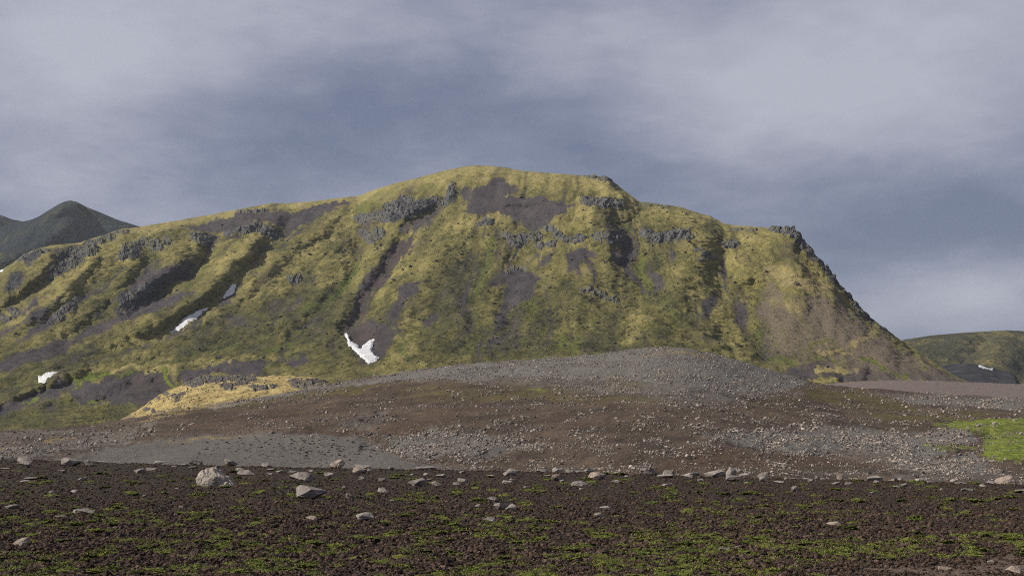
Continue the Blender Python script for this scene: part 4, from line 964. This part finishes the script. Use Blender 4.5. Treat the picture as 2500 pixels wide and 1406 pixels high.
# -- pale stones on the gravel hill
def hill_points(n):
    u = RNG.uniform(-100, 2600, n * 9); v = RNG.uniform(840, 1180, n * 9)
    ok = (v > c_hill(u) + .5) & (v < f_pe(u) + 6)
    W = GH.value
    g = W(HB['grey'], u, v); fi = W(HB['fine'], u, v); re = W(HB['red'], u, v); gr = W(HB['green'], u, v); ol = W(HB['olive'], u, v)
    w = (.26 + 1.25 * g) * (1 - .97 * fi) * (1 - .6 * re) * (1 - .85 * gr) * (1 - .3 * ol); w *= (.10 + 1.7 * sstep(fbm(u * .012 + v * .02, v * .06, 150, 4), -.22, .42) ** 1.3) * (1 - .55 * sstep(u, 700, 350))
    ok &= RNG.uniform(0, 1, len(u)) < w
    return u[ok][:n], v[ok][:n]
gu, gv = hill_points(70000)
near = sstep(gv, 880, 1120); gsz = (.44 + .46 * near) * np.minimum((1 - RNG.uniform(0, 1, len(gu))) ** -.42, 6.5)
gp = GH.at(gu, gv); order = np.argsort(-gsz)
GMESH = [rock_mesh('hill_stone', 700 + i, n=15, size=(1, .8, .62), jag=.28) for i in range(10)]
for m_ in GMESH: m_.materials.append(M_GSTONE)
for i in order[:300]:
    o = bpy.data.objects.new('hill_stone', GMESH[i % 10]); COL.objects.link(o); s = gsz[i] * gp[i, 1] / F
    o.location = gp[i] + np.array((0, 0, s * .2)); o.scale = (s, s, s * random.uniform(.8, 1.3)); o.rotation_euler = (random.uniform(-.4, .4), random.uniform(-.4, .4), random.uniform(0, 6.28))
    x_, y_ = gu[i], gv[i]
    where = ('in the stony wash at the right foot of the hill' if x_ > 2150 and y_ > 1080 else 'near the bright green patch on the right of the hill' if x_ > 2150 and y_ > 1000 else 'on the far right shoulder of the hill' if x_ > 1950 and y_ < 1030 else
             'on the left tail of the hill below the yellow knoll' if x_ < 700 else 'in the stone field beside the smooth grey apron' if x_ < 1350 and y_ > 1030 else 'on the pale crest of the hill' if y_ < c_hill(x_) + 60 else 'in the stony band above the reddish hollows' if y_ > 1030 else 'on the brown middle slope of the hill')
    tag(o, f'pale angular stone {where}', 'stone', 'pale stones on the gravel hill')
rest = order[300:]; sc = gsz[rest] * gp[rest, 1] / F
tag(scatter('gravel', gp[rest] + np.array((0, 0, .03)), np.stack([sc * 1.15, sc * .9, sc * .72], -1), rrot(len(rest)), RNG.uniform(0, 1, len(rest)), M_GSTONEI, seed=5.), 'pale stone rubble covering the gravel hill', kind='stuff')
# dark cushions on the smooth apron
n = 420; u = RNG.normal(780, 150, n); v = RNG.normal(1090, 15, n); k_ = (u < 945) & (u > 300) & (v > 1068) & (v < 1140); u, v = u[k_], v[k_]; p = GH.at(u, v); sc = RNG.uniform(1.0, 3.6, len(u)) * p[:, 1] / F
tag(scatter('dark_moss', p, np.stack([sc * 1.5, sc, sc * .45], -1), rrot(len(u), .1), RNG.uniform(0, 1, len(u)), stone_mat('dark_moss', (.016, .015, .010), (.035, .030, .018), (.02, .02, .012), 4., 'instance')), 'dark moss cushions dotted over the smooth grey apron', kind='stuff')
# small stones on the plain and rocks in the knoll's moss
n = 1500; u = RNG.uniform(1990, 2560, n); v = RNG.uniform(930, 975, n); p = PL.at(u, v); sc = RNG.uniform(.35, 1.1, n) * p[:, 1] / F
tag(scatter('plain_stones', p, np.stack([sc, sc, sc * .7], -1), rrot(n), RNG.uniform(0, 1, n), M_GSTONEI, seed=9.), 'small stones on the pinkish plain', kind='stuff')
n = 900; u = RNG.uniform(300, 810, n); v = c_kn(u) + RNG.uniform(2, 70, n); k_ = v < c_hill(u); u, v = u[k_], v[k_]; p = KN.at(u, v); sc = RNG.uniform(.6, 2.2, len(u)) * p[:, 1] / F
tag(scatter('knoll_stones', p, np.stack([sc * 1.3, sc, sc * .7], -1), rrot(len(u)), RNG.uniform(0, 1, len(u)), M_BLDI, seed=12.), 'small dark stones in the yellow moss of the knoll', kind='stuff')

# -- clods and tufts of the near field
def field_pts(n, lo, hi, bias):
    py = lo + (hi - lo) * RNG.uniform(0, 1, n) ** bias; px = RNG.uniform(-60, 2560, n)
    py = np.maximum(py, f_pe(px) + 1); d_e = f_de(px); z_e = ZC - (f_pe(px) - HY) * d_e / F
    y = ZC * F / (py - HY)
    for _ in range(12): y = .5 * y + .5 * np.minimum((ZC - z_e * sstep(y, 12, d_e)) * F / (py - HY), d_e * 1.0)
    x = (px - CX) / F * y
    return px, py, np.stack([x, y, field_z(x, y)], -1)


n = 130000; px, py, p = field_pts(n, 1120, 1440, 1.0); cl = np.exp(np.clip(RNG.normal(0, .55, n), -1.2, 1.05)) * (.95 + 1.9 * sstep(py, 1140, 1400)) * p[:, 1] / F
dz = np.array([0]) ; inden = poly_mask(px, py, [(1900, 1420), (2150, 1385), (2330, 1366), (2500, 1350), (2600, 1340), (2600, 1500), (1900, 1500)], 14)
cl *= 1 - .45 * inden
M_CLOD = stone_mat('soil_clod', (.024, .018, .0145), (.106, .076, .062), (.215, .170, .150), 16., 'instance', .03)
tag(scatter('soil_clods', p + np.stack([0 * cl, 0 * cl, cl * .3], -1), np.stack([cl * 1.25, cl, cl * .75], -1), rrot(n), RNG.uniform(0, 1, n), M_CLOD, sub=2, hull=False, amp=.75, seed=20., vscale=1.7), 'crumbly dark brown clods covering the near field', kind='stuff')


def tufts():
    """green cushions built from many small upright leaves"""
    n0 = 10000; px, py, p = field_pts(n0, 1150, 1445, .72)
    dens = fbm(p[:, 0] / .55, p[:, 1] / 1.0, 160, 3) * 1.7 + fbm(p[:, 0] / 4, p[:, 1] / 6, 161, 2) * .7 + .34 * sstep(py, 1150, 1390) - .53 + .16 * sstep(px, 900, 2300) * sstep(py, 1230, 1330)
    keep = (dens + RNG.uniform(-.35, .35, n0) > 0) & ~((px > 2000) & (py > 1372 - (px - 2000) * .03))
    px, py, p = px[keep], py[keep], p[keep]
    VV, QQ, TT, RR = [], [], [], []; vb = 0
    for i in range(len(p)):
        m = p[i, 1] / F; R_ = random.uniform(4, 13) * m * (1 + .35 * (py[i] > 1300)); nl = 30; RR.append(R_)
        a = RNG.uniform(0, 6.28, nl); rr = R_ * np.sqrt(RNG.uniform(0, 1, nl)); cx = p[i, 0] + np.cos(a) * rr * 1.9; cy = p[i, 1] + np.sin(a) * rr * 1.6
        cz = field_z(cx, cy) + .022 + R_ * .30 * (1 - (rr / R_) ** 2)
        L = R_ * RNG.uniform(.10, .20, nl) + 1.0 * m; yaw = RNG.uniform(0, 6.28, nl); lean = RNG.uniform(.1, 1.0, nl); t_ = RNG.uniform(0, 1, nl) * .6 + random.random() * .4
        dx, dy = np.cos(yaw), np.sin(yaw); tip = np.stack([cx + dx * L * np.sin(lean), cy + dy * L * np.sin(lean), cz + L * np.cos(lean)], -1); c = np.stack([cx, cy, cz], -1)
        sd = np.stack([-dy, dx, 0 * dx], -1) * (L * .42)[:, None]; mid = c * .45 + tip * .55 + np.array((0, 0, 1.)) * (L * .08)[:, None]
        v4 = np.stack([c, mid + sd, tip, mid - sd], 1).reshape(-1, 3); VV.append(v4); QQ.append(np.arange(nl * 4).reshape(-1, 4) + vb); vb += nl * 4; TT.append(np.repeat(t_, 4))
    rad = np.array(RR); k = len(rad)
    cm, CN, cb, cpos = new_mat('moss_cushion'); tv = CN.attr('tint', 'INSTANCER'); cn = CN.noise(cpos, 30, 4, .7)
    CN.l.new(CN.mix(CN.step(cn, .3, .7), CN.mix(tv, (.022, .026, .008), (.045, .048, .012)), CN.mix(tv, (.075, .092, .020), (.165, .180, .036))), cb.inputs['Base Color']); bump(CN, cb, cn, 1.0, .02)
    tag(scatter('moss_cushions', p + np.array((0, 0, .012)), np.stack([rad * 1.4, rad * 1.25, rad * .28], -1), rrot(k, .12), RNG.uniform(0, 1, k), cm, sub=3, hull=False, amp=.8, vscale=2.4, seed=31.), 'low olive green moss cushions on the dark soil', kind='stuff')
    me = raw_mesh('green_tufts', np.concatenate(VV), np.concatenate(QQ), False, {'t': np.concatenate(TT)})
    m, N, b, pos = new_mat('tuft_leaves'); a = N.attr('t'); nn = N.noise(pos, .8, 3)
    col = N.mix(a, (.062, .076, .017), (.200, .230, .050)); col = N.mix(N.step(nn, .5, .7), col, N.mix(a, (.080, .072, .014), (.225, .20, .045))); N.l.new(col, b.inputs['Base Color'])
    tag(link('green_tufts', me, m), 'low bright green plant tufts growing through the dark soil', kind='stuff')
tufts()


def grass_wisps():
    n = 520; px, py, p = field_pts(n, 1180, 1440, .5); VV, QQ = [], []
    k_ = RNG.uniform(0, 1, n) < .25 + .75 * (px > 1900); p = p[k_]
    for i in range(len(p)):
        h = random.uniform(.03, .10); dx, dy = random.gauss(0, .4) * h, random.gauss(0, .3) * h; w = .0022
        x, y, z = p[i]; VV += [(x - w, y, z - .01), (x + w, y, z - .01), (x + dx * .5 + w * .8, y + dy * .5, z + h * .6), (x + dx * .5 - w * .8, y + dy * .5, z + h * .6), (x + dx + w * .3, y + dy, z + h), (x + dx - w * .3, y + dy, z + h)]
        b = i * 6; QQ += [(b, b + 1, b + 2, b + 3), (b + 3, b + 2, b + 4, b + 5)]
    tag(link('dry_grass', raw_mesh('dry_grass', np.array(VV), np.array(QQ), False), simple_mat('dry_grass', (.20, .16, .09), (.34, .28, .18), 3., .0)), 'dry grass wisps at the bottom of the field', kind='stuff')
grass_wisps()

# -- the pale stones lying on the field, one object each: (px, base py, w, h, tone)
ZOOMS = {'a': (0, 1050, .34), 'b': (800, 800, .34), 'c': (1650, 1050, .34)}
RAW = {'a': [(5, 215, 40, 25), (160, 232, 110, 40), (165, 258, 100, 26), (495, 260, 135, 50), (637, 262, 75, 46), (1150, 247, 90, 26), (1395, 243, 90, 32), (1640, 257, 90, 46), (1905, 260, 80, 30), (2425, 270, 95, 52), (1000, 308, 80, 30), (1085, 292, 85, 22), (435, 308, 70, 15),
             (180, 382, 70, 25), (215, 352, 95, 15), (590, 362, 75, 20), (525, 455, 50, 22), (80, 570, 105, 30), (570, 596, 120, 34), (660, 598, 66, 30), (435, 628, 75, 14), (160, 825, 110, 55), (370, 475, 50, 30), (2150, 370, 170, 62), (2220, 500, 210, 80), (2360, 332, 80, 26), (2230, 650, 90, 32), (1930, 325, 60, 16), (1940, 295, 60, 16),
             (1750, 322, 140, 30), (1720, 292, 60, 20), (2010, 308, 60, 16), (2100, 312, 60, 16), (1315, 261, 60, 13), (1250, 268, 40, 11), (1380, 271, 60, 12), (1560, 272, 50, 16), (1270, 426, 30, 13), (1035, 476, 30, 13), (1295, 558, 40, 14), (730, 224, 60, 12), (35, 284, 60, 10), (2470, 420, 26, 16), (2495, 500, 30, 36), (2230, 305, 40, 14)],
       'b': [(65, 1005, 90, 50), (250, 1000, 130, 32), (215, 1050, 105, 45), (240, 1090, 50, 22), (155, 1232, 60, 38), (395, 1185, 80, 34), (275, 1380, 120, 54), (645, 1138, 120, 50), (780, 1142, 75, 38), (810, 1083, 70, 26), (735, 1008, 110, 30), (450, 1028, 45, 26), (615, 1056, 60, 16), (705, 1068, 45, 22), (965, 1052, 40, 16), (1310, 1062, 100, 48), (1290, 1127, 70, 27),
             (1170, 1076, 60, 16), (965, 1112, 70, 27), (925, 1133, 60, 20), (1540, 1032, 80, 26), (1650, 1034, 75, 30), (1740, 1042, 60, 26), (1815, 1034, 70, 20), (1887, 1033, 80, 42), (1650, 1106, 90, 46), (1925, 1088, 120, 52), (1810, 1142, 115, 36), (2080, 1040, 50, 22), (2310, 1052, 115, 52), (2445, 1066, 85, 40), (2075, 1112, 60, 18), (2430, 1082, 120, 22), (2440, 1132, 90, 16),
             (1180, 1253, 75, 30), (1240, 1308, 80, 46), (1310, 1312, 80, 44), (1950, 1368, 80, 36), (2000, 1315, 80, 26), (1085, 1287, 40, 18), (465, 1250, 40, 12), (1160, 1400, 90, 32), (1825, 1167, 40, 16), (390, 1102, 60, 20), (305, 1036, 40, 16), (115, 1160, 25, 12), (650, 1005, 50, 20), (2150, 1076, 40, 13), (1320, 1100, 30, 12), (1685, 1112, 40, 16), (20, 1062, 50, 20), (1580, 1072, 50, 12), (1420, 1160, 26, 12), (730, 1100, 36, 12)],
       'c': [(115, 327, 130, 28), (100, 350, 60, 25), (290, 321, 145, 52), (400, 321, 80, 74), (420, 366, 110, 40), (500, 345, 80, 35), (640, 334, 85, 42), (630, 371, 60, 32), (745, 381, 80, 16), (790, 356, 30, 16), (850, 340, 70, 15), (940, 347, 40, 16), (965, 371, 40, 16), (1015, 354, 30, 26), (1060, 346, 60, 15), (1180, 348, 42, 52), (1155, 391, 60, 16), (1245, 396, 50, 20), (1290, 358, 40, 20), (1440, 366, 110, 38),
             (1445, 391, 45, 22), (1570, 356, 60, 20), (1615, 364, 40, 25), (1640, 403, 60, 20), (1760, 370, 70, 30), (1830, 379, 40, 12), (2000, 370, 50, 25), (2050, 384, 80, 12), (2210, 411, 50, 16), (2265, 396, 60, 25), (2385, 375, 140, 56), (2490, 385, 40, 25), (2420, 389, 70, 16), (2100, 440, 90, 20), (2475, 440, 60, 14), (860, 446, 60, 40), (1140, 677, 95, 26), (445, 840, 60, 20), (350, 880, 90, 30), (1940, 1000, 90, 32), (2270, 962, 50, 20),
             (2440, 1045, 110, 56), (1420, 450, 60, 12), (1590, 416, 50, 12), (510, 384, 40, 12), (175, 366, 40, 12), (1410, 354, 26, 12), (1910, 438, 24, 14)]}
STN = []
for key, rows in RAW.items():
    ox, oy, k_ = ZOOMS[key]
    for zx, zy, w, h in rows: STN.append((ox + zx * k_, oy + zy * k_, w * k_, h * k_))
FLAT = [rock_mesh('stone', 1200 + i, 2, n=15, size=(1, .75, .5), jag=.30) for i in range(7)]
PEAK = [rock_mesh('stone', 1300 + i, 2, n=13, size=(1, .8, .9), jag=.34) for i in range(7)]
for m_ in FLAT + PEAK: m_.materials.append(M_STONE)
FW = [m_.copy() for m_ in FLAT[:3] + PEAK[:3]]
for m_ in FW: m_.materials.clear(); m_.materials.append(M_STONEW)
EXT = {id(m_): (lambda a: (a.min(0), a.max(0)))(np.array([v.co[:] for v in m_.vertices])) for m_ in FLAT + PEAK + FW}

SPECIAL = {  # stones one can name by their look or place: nearest listed stone to the photo position gets the label
    (168, 1137): 'broad rounded pale boulder on the far soil edge, left of a squat grey block', (217, 1138): 'squat grey block right of the broad rounded boulder on the soil edge', (54, 1128): 'peaked pale stone near the left end of the far soil edge',
    (558, 1137): 'tall pale stone behind the big boulder on the far soil edge', (824, 1141): 'knobbly yellowish stone standing on the far soil edge', (731, 1175): 'wide gable shaped pale stone right of the big boulder', (755, 1219): 'large broken pale slab below the gable shaped stone',
    (54, 1330): 'reddish round stone with a dark hole near the lower left', (758, 1270): 'flat reddish stone in the soil below the broken slab', (27, 1243): 'flat whitish stone at the left edge, mid field', (194, 1252): 'long whitish stone lying flat in the left mid field', (224, 1253): 'small whitish stone touching the right end of the long flat stone',
    (893, 1269): 'angular grey slab with a notched front, alone in mid field', (1221, 1244): 'left lobe of a pair of pale stones lying side by side mid field', (1245, 1245): 'right lobe of a pair of pale stones lying side by side mid field', (873, 1156): 'rounded pale stone just in front of the knobbly yellowish stone', (1019, 1187): 'long stone tapering to the right, left of a pointed stone',
    (1065, 1188): 'pointed little stone right of the long tapering stone', (1245, 1161): 'smooth domed stone at the middle of the soil edge', (1442, 1151): 'bulky pointed stone in the row at the soil edge, right of centre', (1361, 1176): 'warm brown domed stone in front of the edge row', (1454, 1170): 'long sloping warm stone falling away to the right',
    (1415, 1188): 'flat wedge stone below the long sloping stone', (1585, 1157): 'large rounded stone left of a smaller dome on the soil edge', (1631, 1162): 'smaller dome stone right of the large rounded stone', (1748, 1159): 'long block leaning against the tallest upright stone', (1786, 1159): 'tallest upright block on the far soil edge', (1793, 1174): 'low pale stone in front of the tallest upright block',
    (1867, 1164): 'domed pale stone right of the tallest upright block', (2051, 1168): 'slim upright brownish stone on the right of the soil edge', (2139, 1174): 'cracked wide pale stone at the edge of the stony wash', (2461, 1177): 'large dull brown boulder near the right end of the soil edge', (1942, 1201): 'arched stone with a dark hollow alone in the right field',
    (2364, 1199): 'long flat pale stone alone in the right field', (2038, 1280): 'long low pinkish stone half sunk among tufts on the right', (2310, 1390): 'grey stone lying on bare brown dirt near the bottom right', (2480, 1405): 'mossy brown rock cut by the bottom right corner of the photo', (852, 1219): 'small white round stone alone left of the notched slab', (934, 1203): 'oval pale stone alone in the middle field',
    (1201, 1226): 'flat pale stone just behind the pair of side by side stones', (1463, 1265): 'pinkish pointed stone low in the middle of the field'}
lab = {}
for (sx, sy), t in SPECIAL.items():
    j = min((i for i in range(len(STN)) if i not in lab), key=lambda i: abs(STN[i][0] - sx) + abs(STN[i][1] - sy)); lab[j] = t
WARM = ('warm', 'reddish', 'brownish', 'pinkish', 'brown', 'yellowish')
SHORT = {}
for j, t in lab.items(): SHORT[j] = t.split(',')[0]
BIGP = (527, 1188)
used = set()
for i, (px, py, w, h) in enumerate(STN):
    warm = i in lab and any(x in lab[i] for x in WARM)
    pool = FW if warm else (PEAK if h > .44 * w else FLAT)
    me = pool[i % len(pool)]; lo, hi = EXT[id(me)]
    g = field_at(px, min(max(py, float(f_pe(px)) + 1.0), 1440)); m = g.y / F
    o = bpy.data.objects.new('stone', me); COL.objects.link(o)
    sx = 1.08 * w * m / (hi[0] - lo[0]); sz = h * m / (hi[2] - lo[2]) * 1.22
    flip = -1 if (i * 7) % 3 == 0 else 1
    o.scale = (sx, min(sx, sz * 2.2), sz); o.rotation_euler = (0, 0, (math.pi if flip < 0 else 0) + random.uniform(-.25, .25))
    o.location = (g.x, g.y + .3 * w * m, g.z - lo[2] * sz - .06 * h * m + .8 * m)
    if i in lab: t = lab[i]
    else:
        size = 'tiny' if w < 16 else ('small' if w < 26 else 'medium'); form = 'flat' if h < .3 * w else ('low' if h < .42 * w else 'chunky')
        cand = sorted(SHORT, key=lambda j: math.hypot(STN[j][0] - px, 2.2 * (STN[j][1] - py)))
        t = None
        for j in cand[:6]:
            dx, dy = px - STN[j][0], py - STN[j][1]
            rel_ = ('right of' if dx > 0 else 'left of') if abs(dx) > 2.5 * abs(dy) else ('in front of' if dy > 0 else 'behind')
            q = f'{size} {form} pale stone {rel_} the {SHORT[j]}'
            q = ' '.join(q.split()[:16])
            if q not in used: t = q; break
        if t is None: t = f'{size} {form} pale stone beside the {SHORT[cand[0]]}'
        used.add(t)
    tag(o, t, 'stone', 'pale stones lying on the dark soil field')


def big_boulder():
    g = field_at(528, 1187); m = g.y / F
    bm = bmesh.new()
    outline = [(-47, 0), (-49, 14), (-44, 30), (-43, 41), (-30, 44), (-12, 47), (-6, 44), (8, 36), (22, 26), (34, 14), (46, 2), (49, -3)]
    for yk, sc_, lift in ((-14, .80, -8), (0, .98, 0), (16, 1.0, 3), (34, .86, 2), (46, .55, -8)):
        for x, z in outline:
            bm.verts.new((x * sc_ * m + random.uniform(-2, 2) * m, yk * m + (z / 47) * 16 * m + random.uniform(-2, 2) * m, (max(z, -3) * sc_ + lift * .6 + random.uniform(-1.5, 1.5)) * m))
        bm.verts.new((-30 * sc_ * m, yk * m, -12 * m)); bm.verts.new((40 * sc_ * m, yk * m, -12 * m))
    bmesh.ops.convex_hull(bm, input=bm.verts)
    for v in [v for v in bm.verts if not v.link_faces]: bm.verts.remove(v)
    bmesh.ops.triangulate(bm, faces=bm.faces[:]); bmesh.ops.subdivide_edges(bm, edges=bm.edges[:], cuts=5, use_grid_fill=True)
    bmesh.ops.smooth_vert(bm, verts=bm.verts[:], factor=.2, use_axis_x=True, use_axis_y=True, use_axis_z=True)
    bm.normal_update()
    for v in bm.verts:
        p = v.co * (1 / (30 * m)); a = mnoise.fractal(p * 1.5, .8, 2, 6) * 4.5; a -= 9.0 * max(0, mnoise.noise(p * 1.5 + Vector((4, 2, 9)))) ; a -= 3 * max(0, .25 - abs(mnoise.noise(Vector((p.x + p.z * .8, p.y, p.z * .5)) * 1.3))) / .25
        v.co += v.normal * a * m
    me = bpy.data.meshes.new('boulder'); bm.to_mesh(me); bm.free(); o = link('boulder', me, stone_mat('big_boulder', (.17, .157, .142), (.31, .292, .262), (.105, .094, .082), 3.0, bumpd=.06)); o.location = g
    tag(o, 'biggest pale grey boulder on the dark soil, with hollowed left face', 'boulder')
big_boulder()

# ------------------------------------------------------------------ air
def haze():
    bm = bmesh.new(); bmesh.ops.create_cube(bm, size=1.0)
    me = bpy.data.meshes.new('haze'); bm.to_mesh(me); bm.free(); o = link('haze', me); o.scale = (21000, 21000, 720); o.location = (0, 0, 720 / 2 - 30)
    m = bpy.data.materials.new('haze'); m.use_nodes = True; m.node_tree.nodes.clear(); N = NT(m.node_tree)
    v = N.n('ShaderNodeVolumePrincipled', {'Color': (.78, .86, 1.0, 1), 'Density': HAZE, 'Anisotropy': 0.3}); out = N.n('ShaderNodeOutputMaterial'); N.l.new(v.outputs[0], out.inputs['Volume'])
    me.materials.append(m); tag(o, 'thin blue air over the whole valley', kind='stuff')
HAZE = 0.00003
haze()
